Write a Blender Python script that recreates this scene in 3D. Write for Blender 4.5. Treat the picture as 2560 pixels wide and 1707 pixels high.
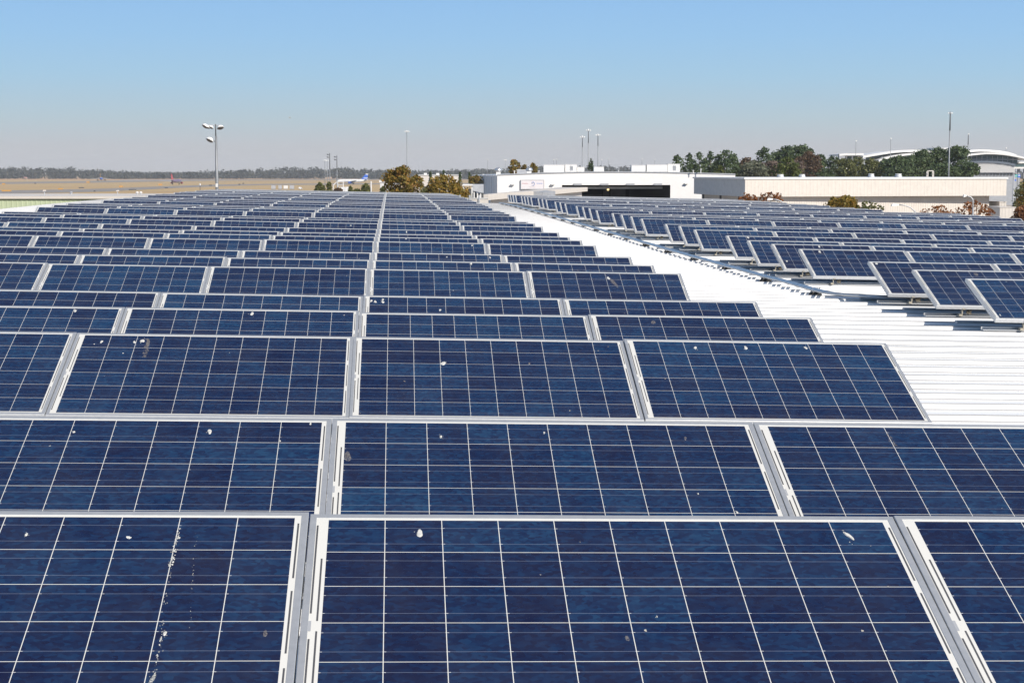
import bpy, math, random
import numpy as np
from mathutils import Vector, Matrix

S = bpy.context.scene
for o in list(bpy.data.objects): bpy.data.objects.remove(o)
R = math.radians
random.seed(7)
C = S.collection

# ------------------------------------------------------------------ camera
CAMH = 14.0                       # metres above the airfield
F = 4040.0                        # focal length in photo pixels (2560 wide)
PITCH = math.atan((853.5 - 430.0) / F)
cd = bpy.data.cameras.new('camera'); cam = bpy.data.objects.new('camera', cd); C.objects.link(cam)
cd.sensor_width = 36.0; cd.lens = F / 2560 * 36.0
cd.clip_start = 0.1; cd.clip_end = 40000
cam.location = (0, 0, CAMH); cam.rotation_euler = (R(90) - PITCH, 0, 0)
S.camera = cam

# ------------------------------------------------------------------ sky, sun, exposure
SUN_EL, SUN_AZ = R(33.5), R(41)     # the sun stands behind the camera, to the right
W = bpy.data.worlds.new('World'); S.world = W; W.use_nodes = True
wn = W.node_tree.nodes; wl = W.node_tree.links; wn.clear()
sky = wn.new('ShaderNodeTexSky'); sky.sky_type = 'NISHITA'; sky.sun_disc = False
sky.sun_elevation = SUN_EL; sky.sun_rotation = R(180) - SUN_AZ
sky.air_density = 1.0; sky.dust_density = 0.8; sky.ozone_density = 1.6; sky.altitude = 0
# a thin smog layer low over the horizon: greyer and duller towards elevation zero
tc = wn.new('ShaderNodeTexCoord'); sx = wn.new('ShaderNodeSeparateXYZ'); wl.new(tc.outputs['Generated'], sx.inputs[0])
rmp = wn.new('ShaderNodeValToRGB'); wl.new(sx.outputs['Z'], rmp.inputs[0])
rmp.color_ramp.interpolation = 'LINEAR'
e = rmp.color_ramp.elements
e[0].position = 0.22; e[0].color = (1, 1, 1, 1)
e[1].position = 0.60; e[1].color = (0, 0, 0, 1)
GAIN = 0.085 * 2 ** 0.5
def lin(c): return tuple(((v/255)/12.92 if v <= 10 else ((v/255+.055)/1.055)**2.4)/GAIN for v in c)
low = wn.new('ShaderNodeValToRGB'); wl.new(sx.outputs['Z'], low.inputs[0])
low.color_ramp.interpolation = 'LINEAR'
stops = [(0.0, (200, 199, 200)), (0.015, (194, 197, 202)), (0.032, (183, 202, 212)), (0.057, (167, 203, 228)), (0.0815, (156, 199, 236)), (0.106, (148, 193, 237)), (0.25, (118, 172, 230))]
LS = max(max(lin(c)) for _, c in stops)
while len(low.color_ramp.elements) < len(stops): low.color_ramp.elements.new(.5)
for el, (p_, c_) in zip(low.color_ramp.elements, stops): el.position = p_; el.color = (*[v/LS for v in lin(c_)], 1)
sc_ = wn.new('ShaderNodeMix'); sc_.data_type = 'RGBA'; sc_.blend_type = 'MULTIPLY'; sc_.inputs[0].default_value = 1.0
wl.new(low.outputs[0], sc_.inputs[6]); sc_.inputs[7].default_value = (LS, LS, LS, 1)
mx = wn.new('ShaderNodeMix'); mx.data_type = 'RGBA'
wl.new(rmp.outputs[0], mx.inputs[0]); wl.new(sky.outputs[0], mx.inputs[6]); wl.new(sc_.outputs[2], mx.inputs[7])
bg = wn.new('ShaderNodeBackground'); bg.inputs[1].default_value = 0.085
wl.new(mx.outputs[2], bg.inputs[0])
wo = wn.new('ShaderNodeOutputWorld'); wl.new(bg.outputs[0], wo.inputs[0])

sd = bpy.data.lights.new('sun', 'SUN'); sun = bpy.data.objects.new('sun', sd); C.objects.link(sun)
sd.energy = 4.2; sd.angle = R(0.53); sd.color = (1.0, 0.93, 0.83)
svec = Vector((math.sin(SUN_AZ) * math.cos(SUN_EL), -math.cos(SUN_AZ) * math.cos(SUN_EL), math.sin(SUN_EL)))
sun.rotation_euler = svec.to_track_quat('Z', 'Y').to_euler(); sun.location = (40, -60, 80)
S.view_settings.view_transform = 'Standard'; S.view_settings.look = 'None'
S.view_settings.exposure = 0.5; S.view_settings.gamma = 1.0; S.view_settings.use_curve_mapping = False
S.cycles.max_bounces = 6; S.cycles.transparent_max_bounces = 8; S.cycles.volume_bounces = 0
S.cycles.diffuse_bounces = 3; S.cycles.glossy_bounces = 3

# ------------------------------------------------------------------ helpers
_cp, _sp = math.cos(PITCH), math.sin(PITCH)
def at(px, py, D):
    """world point seen at photo pixel (px, py), standing D metres ahead of the camera"""
    rx = (px - 1280.0) / F; ru = (853.5 - py) / F
    y = _cp + ru * _sp; z = -_sp + ru * _cp
    return Vector((rx / y * D, D, CAMH + z / y * D))
def ground_at(px, py):
    ru = (853.5 - py) / F; y = _cp + ru * _sp; z = -_sp + ru * _cp
    return at(px, py, -CAMH * y / z)
def px_of(p):
    x, y, z = p[0], p[1], p[2] - CAMH
    d = y * _cp - z * _sp
    if d < 0.05: return None
    return 1280 + F * x / d, 853.5 - F * (y * _sp + z * _cp) / d, d

class MB:
    def __init__(s): s.v = []; s.f = []; s.m = []; s.uv = {}
    def face(s, idx, m=0, uv=None):
        if uv: s.uv[len(s.f)] = uv
        s.f.append(tuple(idx)); s.m.append(m)
    def quad(s, a, b, c, d, m=0, uv=None):
        i = len(s.v); s.v += [tuple(a), tuple(b), tuple(c), tuple(d)]; s.face((i, i+1, i+2, i+3), m, uv); return s
    def hexa(s, p, m=0):
        i = len(s.v); s.v += [tuple(q) for q in p]
        for q in ((3,2,1,0),(4,5,6,7),(0,1,5,4),(1,2,6,5),(2,3,7,6),(3,0,4,7)): s.face([i+k for k in q], m)
        return s
    def box(s, x0, x1, y0, y1, z0, z1, m=0):
        return s.hexa([(x0,y0,z0),(x1,y0,z0),(x1,y1,z0),(x0,y1,z0),(x0,y0,z1),(x1,y0,z1),(x1,y1,z1),(x0,y1,z1)], m)
    def prism(s, poly, y0, y1, m=0):
        """poly in (x, z), counter-clockwise seen from -y, extruded along y"""
        n = len(poly); i = len(s.v)
        s.v += [(x, y0, z) for x, z in poly] + [(x, y1, z) for x, z in poly]
        s.face([i+k for k in range(n)], m); s.face([i+n+k for k in reversed(range(n))], m)
        for k in range(n):
            k2 = (k+1) % n; s.face((i+k2, i+k, i+n+k, i+n+k2), m)
        return s
    def tube(s, pts, r, n=8, m=0, cap=True):
        pts = [Vector(p) for p in pts]; k = len(pts)
        rs = r if isinstance(r, (list, tuple)) else [r]*k
        i0 = len(s.v)
        for a, p in enumerate(pts):
            t = (pts[min(a+1, k-1)] - pts[max(a-1, 0)]).normalized()
            u = t.orthogonal().normalized() if abs(t.z) > .99 else t.cross(Vector((0,0,1))).normalized()
            w = t.cross(u)
            for j in range(n):
                g = 2*math.pi*j/n; q = p + rs[a]*(math.cos(g)*u + math.sin(g)*w); s.v.append(tuple(q))
        for a in range(k-1):
            for j in range(n):
                j2 = (j+1) % n; b = i0 + a*n
                s.face((b+j, b+j2, b+n+j2, b+n+j), m)
        if cap:
            s.face([i0+j for j in reversed(range(n))], m); s.face([i0+(k-1)*n+j for j in range(n)], m)
        return s
    def lathe(s, prof, n=16, m=0, c=(0,0,0)):
        i0 = len(s.v); k = len(prof)
        for r, z in prof:
            for j in range(n):
                g = 2*math.pi*j/n; s.v.append((c[0]+r*math.cos(g), c[1]+r*math.sin(g), c[2]+z))
        for a in range(k-1):
            for j in range(n):
                j2 = (j+1) % n; b = i0+a*n
                s.face((b+j, b+j2, b+n+j2, b+n+j), m)
        s.face([i0+j for j in reversed(range(n))], m); s.face([i0+(k-1)*n+j for j in range(n)], m)
        return s
    def mesh(s, name, mats, smooth=False):
        me = bpy.data.meshes.new(name); me.from_pydata(s.v, [], s.f)
        for q in (mats if isinstance(mats, (list, tuple)) else [mats]): me.materials.append(q)
        me.polygons.foreach_set('material_index', s.m)
        if s.uv:
            l = me.uv_layers.new(name='UVMap'); l2 = me.uv_layers.new(name='Tag')
            for fi, uv in s.uv.items():
                for k, li in enumerate(me.polygons[fi].loop_indices):
                    l.data[li].uv = uv[k][:2]; l2.data[li].uv = (uv[k][2] if len(uv[k]) > 2 else 0.0, 0)
        if smooth: me.polygons.foreach_set('use_smooth', [True]*len(s.f))
        me.update(); return me
    def build(s, name, mats, parent=None, smooth=False):
        return link(name, s.mesh(name, mats, smooth), parent)
def link(name, data, parent=None):
    o = bpy.data.objects.new(name, data); C.objects.link(o)
    if parent is not None: o.parent = parent
    return o
def tag(o, label, cat, group=None, kind=None):
    o['label'] = label
    if cat: o['category'] = cat
    if group: o['group'] = group
    if kind: o['kind'] = kind
    return o
def thing(name, loc, label, cat, group=None, rotz=0.0):
    o = bpy.data.objects.new(name, None); C.objects.link(o); o.location = loc; o.rotation_euler = (0, 0, rotz)
    o.empty_display_size = .3
    return tag(o, label, cat, group)
def struct(o): o['kind'] = 'structure'; return o
def copy_tree(o, parent=None):
    c = o.copy(); C.objects.link(c); c.parent = parent
    for ch in list(o.children): copy_tree(ch, c)
    return c

# ------------------------------------------------------------------ materials
class NT:
    def __init__(s, name):
        s.mat = bpy.data.materials.new(name); s.mat.use_nodes = True
        s.t = s.mat.node_tree; s.n = s.t.nodes; s.l = s.t.links
        s.b = s.n['Principled BSDF']
    def new(s, t, **kw):
        q = s.n.new(t)
        for k, v in kw.items(): setattr(q, k, v)
        return q
    def put(s, sock, v):
        if isinstance(v, (int, float)): sock.default_value = v
        elif isinstance(v, tuple): sock.default_value = v if len(v) != 3 or sock.type == 'VECTOR' else (*v, 1)
        else: s.l.new(v, sock)
    def m(s, op, a, b=0.0, c=None, clamp=False):
        q = s.new('ShaderNodeMath', operation=op, use_clamp=clamp)
        s.put(q.inputs[0], a); s.put(q.inputs[1], b)
        if c is not None: s.put(q.inputs[2], c)
        return q.outputs[0]
    def mix(s, f, a, b, mode='MIX'):
        q = s.new('ShaderNodeMix', data_type='RGBA', blend_type=mode)
        s.put(q.inputs[0], f); s.put(q.inputs[6], a); s.put(q.inputs[7], b); return q.outputs[2]
    def noise(s, vec, scale, detail=3, rough=.5, out='Fac'):
        q = s.new('ShaderNodeTexNoise'); q.inputs['Scale'].default_value = scale
        q.inputs['Detail'].default_value = detail; q.inputs['Roughness'].default_value = rough
        if vec is not None: s.l.new(vec, q.inputs['Vector'])
        return q.outputs[out]
    def ramp(s, f, stops):
        q = s.new('ShaderNodeValToRGB'); s.l.new(f, q.inputs[0]); el = q.color_ramp.elements
        while len(el) < len(stops): el.new(.5)
        for e_, (p, c) in zip(el, stops): e_.position = p; e_.color = (*c, 1) if len(c) == 3 else c
        return q.outputs[0]
    def obj(s): return s.new('ShaderNodeTexCoord').outputs['Object']
    def scaled(s, vec, sc):
        q = s.new('ShaderNodeMapping'); q.inputs['Scale'].default_value = sc; s.l.new(vec, q.inputs[0]); return q.outputs[0]
    def set(s, col=None, rough=None, metal=None, spec=None):
        if col is not None: s.put(s.b.inputs['Base Color'], col)
        if rough is not None: s.put(s.b.inputs['Roughness'], rough)
        if metal is not None: s.put(s.b.inputs['Metallic'], metal)
        if spec is not None: s.put(s.b.inputs['Specular IOR Level'], spec)
        return s.mat

def plain(name, col, rough=.6, metal=0.0, var=.12, scale=1.5, spec=.5):
    t = NT(name); n = t.noise(t.obj(), scale, 4, .6)
    lo = tuple(c*(1-var) for c in col); hi = tuple(min(1, c*(1+var)) for c in col)
    c = t.ramp(n, [(.3, lo), (.7, hi)])
    t.set(c, rough, metal, spec); return t.mat

def cell_material():
    t = NT('silicon_cells')
    uvn = t.new('ShaderNodeUVMap'); uvn.uv_map = 'UVMap'
    tg = t.new('ShaderNodeUVMap'); tg.uv_map = 'Tag'
    sp = t.new('ShaderNodeSeparateXYZ'); t.l.new(uvn.outputs[0], sp.inputs[0])
    st = t.new('ShaderNodeSeparateXYZ'); t.l.new(tg.outputs[0], st.inputs[0])
    oi = t.new('ShaderNodeObjectInfo')
    rnd = t.m('ADD', oi.outputs['Random'], st.outputs[0])
    u, v = sp.outputs[0], sp.outputs[1]
    P = 0.1577
    cu = t.m('DIVIDE', t.m('SUBTRACT', u, .051), P); cv = t.m('DIVIDE', t.m('SUBTRACT', v, .028), P)
    fu, fv = t.m('FRACT', cu), t.m('FRACT', cv)
    iu, iv = t.m('FLOOR', cu), t.m('FLOOR', cv)
    def inside(x, a, b): return t.m('MULTIPLY', t.m('GREATER_THAN', x, a), t.m('LESS_THAN', x, b))
    g = .0068
    cell = t.m('MULTIPLY', t.m('MULTIPLY', inside(cu, 0, 10), inside(cv, 0, 6)),
               t.m('MULTIPLY', inside(fu, g, 1-g), inside(fv, g, 1-g)))
    # two busbars a cell with bright solder ends
    bus = t.m('MAXIMUM', inside(fv, .249, .2575), inside(fv, .738, .7465))
    end = t.m('MAXIMUM', t.m('LESS_THAN', fu, .045), t.m('GREATER_THAN', fu, .985))
    seed = t.new('ShaderNodeCombineXYZ'); t.l.new(iu, seed.inputs[0]); t.l.new(iv, seed.inputs[1]); t.l.new(t.m('MULTIPLY', rnd, 97.0), seed.inputs[2])
    wn_ = t.new('ShaderNodeTexWhiteNoise', noise_dimensions='3D'); t.l.new(seed.outputs[0], wn_.inputs[0])
    rowseed = t.new('ShaderNodeCombineXYZ'); t.l.new(iv, rowseed.inputs[1]); t.l.new(t.m('MULTIPLY', rnd, 31.0), rowseed.inputs[2])
    wr = t.new('ShaderNodeTexWhiteNoise', noise_dimensions='3D'); t.l.new(rowseed.outputs[0], wr.inputs[0])
    # crystals: patches of slightly different blue
    off = t.new('ShaderNodeCombineXYZ'); t.l.new(u, off.inputs[0]); t.l.new(v, off.inputs[1]); t.l.new(t.m('MULTIPLY', rnd, 53.0), off.inputs[2])
    vo = t.new('ShaderNodeTexVoronoi'); vo.inputs['Scale'].default_value = 95.0; t.l.new(t.scaled(off.outputs[0], (.6, 1.0, 1.0)), vo.inputs['Vector'])
    vs = t.new('ShaderNodeSeparateColor'); t.l.new(vo.outputs['Color'], vs.inputs[0])
    big = t.noise(t.scaled(off.outputs[0], (1.0, 1.1, 1.0)), 16.0, 5, .65)
    a = t.m('MULTIPLY_ADD', wn_.outputs[0], .46, -.23)
    a = t.m('ADD', a, t.m('MULTIPLY_ADD', wr.outputs[0], .30, -.15))
    a = t.m('ADD', a, t.m('MULTIPLY_ADD', vs.outputs[0], .56, -.28))
    a = t.m('ADD', a, t.m('MULTIPLY_ADD', big, .70, -.35))
    a = t.m('ADD', a, t.m('MULTIPLY_ADD', rnd, .28, .33), clamp=True)
    blue = t.ramp(a, [(0, (.0060, .0088, .034)), (.4, (.0066, .0162, .054)), (.7, (.0078, .0268, .076)), (1, (.0112, .0430, .102))])
    busc = t.mix(end, (.125, .145, .20), (.75, .75, .75))
    c = t.mix(bus, blue, busc)
    c = t.mix(cell, (.60, .59, .555), c)
    # dust film and specks of dirt
    dust = t.noise(off.outputs[0], 5.0, 6, .7)
    dfac = t.m('MULTIPLY', t.m('SUBTRACT', dust, .35, clamp=True), .07)
    c = t.mix(dfac, c, (.42, .40, .36))
    low = t.m('POWER', t.m('SUBTRACT', 1.0, t.m('DIVIDE', v, .10), clamp=True), 2.0)
    grime = t.m('MULTIPLY', low, t.m('MULTIPLY_ADD', t.noise(t.scaled(off.outputs[0], (1.0, .25, 1.0)), 40.0, 5, .7), 1.0, -.22, clamp=True))
    c = t.mix(t.m('MULTIPLY', grime, .55), c, (.26, .22, .17))
    sv = t.new('ShaderNodeTexVoronoi', distance='EUCLIDEAN'); sv.inputs['Scale'].default_value = 16.0; t.l.new(off.outputs[0], sv.inputs['Vector'])
    sc = t.new('ShaderNodeSeparateColor'); t.l.new(sv.outputs['Color'], sc.inputs[0])
    warp = t.m('ADD', sv.outputs['Distance'], t.m('MULTIPLY_ADD', t.noise(off.outputs[0], 130.0, 2), .30, -.15))
    speck = t.m('MULTIPLY', t.m('GREATER_THAN', sc.outputs[0], .93), t.m('LESS_THAN', warp, t.m('MULTIPLY', sc.outputs[1], .085)))
    c = t.mix(speck, c, t.mix(sc.outputs[2], (.62, .61, .57), (.30, .25, .18)))
    t.set(c, t.m('MULTIPLY_ADD', speck, .5, .09), 0.0, .42)
    return t.mat

def frame_material():
    t = NT('anodised_aluminium'); o = t.obj()
    n = t.noise(o, 30, 4, .6)
    t.set(t.ramp(n, [(.3, (.49, .50, .51)), (.7, (.57, .575, .58))]), .42, .58); return t.mat

M = {}
M['cells'] = cell_material()
M['frame'] = frame_material()
M['ribbon'] = plain('dark_ribbon', (.07, .07, .075), .5)
M['rail'] = plain('galvanised_rail', (.42, .43, .44), .5, .5)
M['bracket'] = plain('dull_zinc_bracket', (.34, .31, .25), .6, .3)
M['cable'] = plain('black_cable', (.10, .085, .06), .6)
M['dropping'] = plain('dried_droppings', (.50, .49, .455), .9, var=.3, scale=120)
M['dropping_faint'] = plain('faint_brown_smear', (.22, .20, .19), .9, var=.3, scale=60)
M['pipe'] = plain('galvanised_conduit', (.50, .51, .52), .38, .75, scale=5)
M['rubber'] = plain('black_rubber', (.012, .012, .012), .85)

def roof_material():
    t = NT('white_metal_roof'); o = t.obj()
    n = t.noise(t.scaled(o, (.5, 5, 1)), 2.0, 5, .65)
    c = t.ramp(n, [(.25, (.76, .755, .74)), (.6, (.81, .805, .79))])
    t.set(c, .45); return t.mat
M['roof'] = roof_material()
M['roof_foot'] = plain('grey_rib_foot', (.31, .31, .315), .8)  # grey band along the front foot of each roof rib
M['cream'] = plain('cream_paint', (.55, .505, .455), .7, var=.05)
M['white'] = plain('white_paint', (.66, .645, .63), .6, var=.03)
M['white_bright'] = plain('bright_white_metal', (.66, .65, .63), .5, var=.05)
M['offwhite'] = plain('weathered_white', (.55, .54, .52), .6, var=.1)
M['grey'] = plain('grey_paint', (.30, .31, .33), .6)
M['lightgrey'] = plain('light_grey_metal', (.42, .43, .45), .5, .2)
M['dark'] = plain('dark_interior', (.02, .02, .022), .8)
M['darkgrey'] = plain('dark_grey_steel', (.07, .075, .08), .6)
M['steel'] = plain('mast_steel', (.22, .23, .24), .5, .3)
M['lampshade'] = plain('lamp_housing', (.78, .77, .74), .5)
M['lens'] = plain('dull_lens', (.10, .09, .085), .3)
M['glass'] = plain('green_glass', (.07, .11, .115), .15, 0, .15, .4)
M['green'] = plain('green_corrugated_steel', (.40, .455, .30), .6, var=.06)
M['orange'] = plain('orange_sign_paint', (.50, .25, .04), .6)
M['red'] = plain('red_paint', (.45, .05, .06), .5)
M['blue'] = plain('blue_paint', (.04, .13, .55), .4)
M['darkblue'] = plain('deep_blue_paint', (.03, .04, .20), .4)
M['yellow'] = plain('yellow_paint', (.6, .4, .05), .4)
M['teal'] = plain('teal_sign_paint', (.02, .33, .30), .5)
M['tyre'] = plain('tyre_rubber', (.02, .02, .02), .9)
M['bark'] = plain('bark', (.10, .075, .055), .9, var=.3, scale=4)

def leaf_material(name, a, b, c, trans=.25):
    t = NT(name); gi = t.new('ShaderNodeNewGeometry')
    col = t.ramp(gi.outputs['Random Per Island'], [(0, a), (.5, b), (1, c)])
    n = t.noise(t.obj(), .55, 3)
    col = t.mix(t.m('MULTIPLY_ADD', n, 1.4, -.35, clamp=True), col, b)
    t.set(col, .6, 0, .25)
    tr = t.new('ShaderNodeBsdfTranslucent'); t.l.new(col, tr.inputs[0])
    ms = t.new('ShaderNodeMixShader'); ms.inputs[0].default_value = trans
    t.l.new(t.b.outputs[0], ms.inputs[1]); t.l.new(tr.outputs[0], ms.inputs[2])
    t.l.new(ms.outputs[0], t.n['Material Output'].inputs[0]); return t.mat
L = {
 'pine':   leaf_material('pine_needles', (.042,.068,.030), (.075,.108,.046), (.115,.145,.068)),
 'pineyel':leaf_material('yellow_green_needles', (.050,.070,.018), (.085,.105,.026), (.120,.130,.035)),
 'olive':  leaf_material('olive_leaves', (.07,.08,.045), (.12,.13,.085), (.17,.17,.12)),
 'brown':  leaf_material('brown_leaves', (.065,.042,.024), (.11,.07,.042), (.15,.10,.06)),
 'mauve':  leaf_material('dry_mauve_leaves', (.09,.065,.05), (.15,.11,.085), (.20,.15,.12)),
 'autumn': leaf_material('autumn_leaves', (.105,.110,.024), (.225,.165,.034), (.36,.160,.040), .35),
 'gold':   leaf_material('golden_leaves', (.13,.125,.028), (.25,.18,.036), (.37,.19,.042), .35),
 'red':    leaf_material('red_leaves', (.16,.065,.026), (.26,.105,.042), (.33,.175,.07), .35),
 'bush':   leaf_material('bush_leaves', (.065,.078,.028), (.125,.135,.048), (.19,.175,.065)),
 'wood':   leaf_material('river_wood_leaves', (.030,.038,.032), (.050,.056,.042), (.095,.092,.055)),
}

# ------------------------------------------------------------------ array layout on the roof
AZ, SL, TILT = R(4.28), R(1.226), R(21.0)
EX = Vector((math.cos(AZ)*math.cos(SL), math.sin(AZ)*math.cos(SL), -math.sin(SL)))   # along a row, down the roof
EY = Vector((-math.sin(AZ), math.cos(AZ), 0))                                       # from row to row
EZ = EX.cross(EY)
O = Vector((-.567, 4.448, CAMH))
PW, PWID, PH = 1.668, 1.664, 1.002
ROWS = [(0,0.0,.951),(1,1.81,.959),(3,5.43,1.003),(4,7.24,1.002),(5,9.05,1.026),(7,12.67,1.014),(8,14.48,1.022),(9,16.29,1.024),
 (11,19.91,1.039),(12,21.72,1.037),(13,23.53,1.057),(14,25.34,1.044),(16,28.56,1.043),(17,30.345,1.031),(18,32.13,1.046),
 (20,35.7,1.021),(21,37.485,1.008),(22,39.27,1.011),(23,41.055,1.019),(25,44.625,1.016),(26,46.41,.999),(27,48.195,.999),(28,49.98,.996),
 (30,53.55,.99),(31,55.335,.988),(32,57.12,.987),(34,60.69,.986),(35,62.475,.987),(36,64.26,.989),(38,67.83,.996),(39,69.615,1.001),
 (40,71.4,1.007),(41,73.185,1.014),(43,76.755,1.034),(44,78.54,1.046),(45,80.325,1.06),(46,82.11,1.075)]
_hy = [-8, 0, 7.2, 14.4, 21.7, 28.6, 35.7, 42.8, 50, 57.1, 64.3, 71.4, 78.5, 82.1, 90]
_hd = [.93, .955, 1.002, 1.026, 1.041, 1.042, 1.026, 1.010, .997, .988, .990, 1.007, 1.046, 1.075, 1.14]
CREST = .490
def crest_down(y): return float(np.interp(y, _hy, _hd)) + CREST
def roof_pt(y, x, up=0.0): return O + EY*y + EX*x + Vector((0, 0, -crest_down(y) + up))

# ---- the roof itself
roofb = thing('solar_roof_building', roof_pt(40, 0) - Vector((0,0,12.5)), 'wide low building whose white ribbed metal roof carries both solar arrays', 'building')
RB = Vector(roofb.location)
m = MB(); X0, X1 = -12.7, 23.6
prof = []
pitch = .557; y = -7.0
while y < 84.2:
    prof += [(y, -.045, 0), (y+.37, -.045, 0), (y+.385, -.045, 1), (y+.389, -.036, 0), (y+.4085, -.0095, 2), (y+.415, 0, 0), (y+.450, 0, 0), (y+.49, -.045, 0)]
    y += pitch
prof.append((y, -.045, 0))
NX = 5
xs = [X0 + (X1-X0)*i/(NX-1) for i in range(NX)]
for yy, dz, _ in prof:
    for x in xs: m.v.append(tuple(roof_pt(yy, x, dz) - RB))
for i in range(len(prof)-1):
    for j in range(NX-1):
        a = i*NX + j; m.face((a, a+1, a+1+NX, a+NX), prof[i][2])
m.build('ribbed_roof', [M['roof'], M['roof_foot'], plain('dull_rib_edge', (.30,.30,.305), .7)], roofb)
m = MB()
ye = prof[-1][0]
def wall(p, q, zt):
    m.quad((p[0],p[1],-RB.z), (q[0],q[1],-RB.z), (q[0],q[1],zt[1]), (p[0],p[1],zt[0]))
c4 = [roof_pt(-7, X0, -.06), roof_pt(-7, X1, -.06), roof_pt(ye, X1, -.06), roof_pt(ye, X0, -.06)]
for i in range(4):
    a, b = c4[i] - RB, c4[(i+1) % 4] - RB
    m.quad((a.x,a.y,-RB.z), (b.x,b.y,-RB.z), tuple(b), tuple(a))
m.build('wall', M['cream'], roofb)

# ---- one panel and its parts
def rowframe(p):
    """from the row frame (along, ahead, up the roof normal) into the tilted panel frame"""
    c, s_ = math.cos(TILT), math.sin(TILT)
    return (p[0], c*p[1] + s_*p[2], -s_*p[1] + c*p[2])
hw = PWID/2
def frame_mesh(mb=None, T=None):
    b = MB()
    D_, lip, ins = .040, .0182, .0190
    def bar(P, Q, n):   # P->Q outer edge, n inward normal
        P, Q, n = Vector(P), Vector(Q), Vector(n)
        d = (Q-P).normalized()
        z = Vector((0,0,1))
        s1 = lip; s2 = ins
        pts = lambda k, h: (P + (n+d)*k + z*h, Q + (n-d)*k + z*h)
        A = pts(0, -D_); B = pts(0, -.0012); Bb = pts(.0014, 0); Cc = pts(s1, 0); Dd = pts(s2, -.0017); E_ = pts(s2, -D_)
        ch = [A, B, Bb, Cc, Dd, E_]
        for i in range(len(ch)):
            a, c_ = ch[i], ch[(i+1) % len(ch)]
            b.quad(a[0], a[1], c_[1], c_[0])
    bar((-hw,0,0), (hw,0,0), (0,1,0)); bar((hw,0,0), (hw,PH,0), (-1,0,0))
    bar((hw,PH,0), (-hw,PH,0), (0,-1,0)); bar((-hw,PH,0), (-hw,0,0), (1,0,0))
    return b
def sheet_mesh(tagv=0.0):
    b = MB(); z = -.0015; k = .0165
    b.quad((-hw+k,k,z), (hw-k,k,z), (hw-k,PH-k,z), (-hw+k,PH-k,z), 0,
           [(k,k,tagv), (PWID-k,k,tagv), (PWID-k,PH-k,tagv), (k,PH-k,tagv)])
    zz = z + .0005; P = .1577; cl = -hw+.051; cr = hw-.036; top = PH-.028
    def strip(x0, x1, r0, r1, mi=1):
        b.quad((x0, top-r1*P, zz), (x1, top-r1*P, zz), (x1, top-r0*P, zz), (x0, top-r0*P, zz), mi, [(0,0,0)]*4)
    strip(cl-.0304, cl-.0256, .18, 2.75); strip(cl-.0128, cl-.0080, 1.2, 2.95)
    strip(cl-.0128, cl-.0080, 3.22, 4.85); strip(cl-.0304, cl-.0256, 3.42, 5.8)
    for r in (0, 2, 4): strip(cr+.0080, cr+.0128, r+.18, r+1.82)
    strip(cl-.034, cl-.025, 2.95, 3.22, 2)
    return b
def mount_mesh(front=True, long_left=0.0):
    b = MB()
    zc = -(CREST - PH*math.sin(TILT)) + .004
    def bx(x0,x1,y0,y1,z0,z1):
        pts = [(x0,y0,z0),(x1,y0,z0),(x1,y1,z0),(x0,y1,z0),(x0,y0,z1),(x1,y0,z1),(x1,y1,z1),(x0,y1,z1)]
        b.hexa([rowframe(p) for p in pts])
    bx(-hw-.002-long_left, hw+.002, .06, .13, zc, zc+.010)        # front angle: foot
    bx(-hw-.002-long_left, hw+.002, .13, .137, zc, zc+.035)       # front angle: upright
    bx(-hw-.002-long_left, hw+.002, .84, .92, zc, zc+.03)         # rear rail
    return b
def bracket_mesh(x):
    b = MB(); zc = -(CREST - PH*math.sin(TILT)) + .016
    def bx(x0,x1,y0,y1,z0,z1):
        b.hexa([rowframe(p) for p in [(x0,y0,z0),(x1,y0,z0),(x1,y1,z0),(x0,y1,z0),(x0,y0,z1),(x1,y0,z1),(x1,y1,z1),(x0,y1,z1)]])
    bx(x-.035, x+.005, .02, .10, zc-.004, zc+.022); bx(x-.006, x+.006, .02, .06, zc+.02, -.030); bx(x-.006, x+.03, .0, .06, -.040, -.030)
    return b
def leg_mesh(x):
    b = MB(); zc = -(CREST - PH*math.sin(TILT)) + .03
    h = .88*math.tan(TILT) - .045
    b.hexa([rowframe(p) for p in [(x-.02,.86,zc),(x+.02,.86,zc),(x+.02,.90,zc),(x-.02,.90,zc),(x-.02,.86,h),(x+.02,.86,h),(x+.02,.90,h),(x-.02,.90,h)]])
    return b
def cable_mesh(x):
    b = MB(); pts = []
    for k in range(15):
        t = k/14; pts.append(rowframe((x + .035*math.sin(k*1.9), .055 + .01*math.cos(k*2.3), -.04 - .055*t)))
    b.tube(pts, .0055, 5); return b
PM = {'frame': frame_mesh().mesh('frame', M['frame']),
      'cell_sheet': sheet_mesh().mesh('cell_sheet', [M['cells'], M['ribbon'], M['grey']]),
      'mount': mount_mesh().mesh('mounting_rail', M['rail']),
      'mount_end': mount_mesh(True, .10).mesh('mounting_rail', M['rail']),
      'bracket': [bracket_mesh(x).mesh('bracket', M['bracket']) for x in (-.52, .40)],
      'leg': [leg_mesh(x).mesh('support_leg', M['rail']) for x in (-.05, .62)],
      'cable': cable_mesh(-.43).mesh('cable_loop', M['cable'])}

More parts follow.
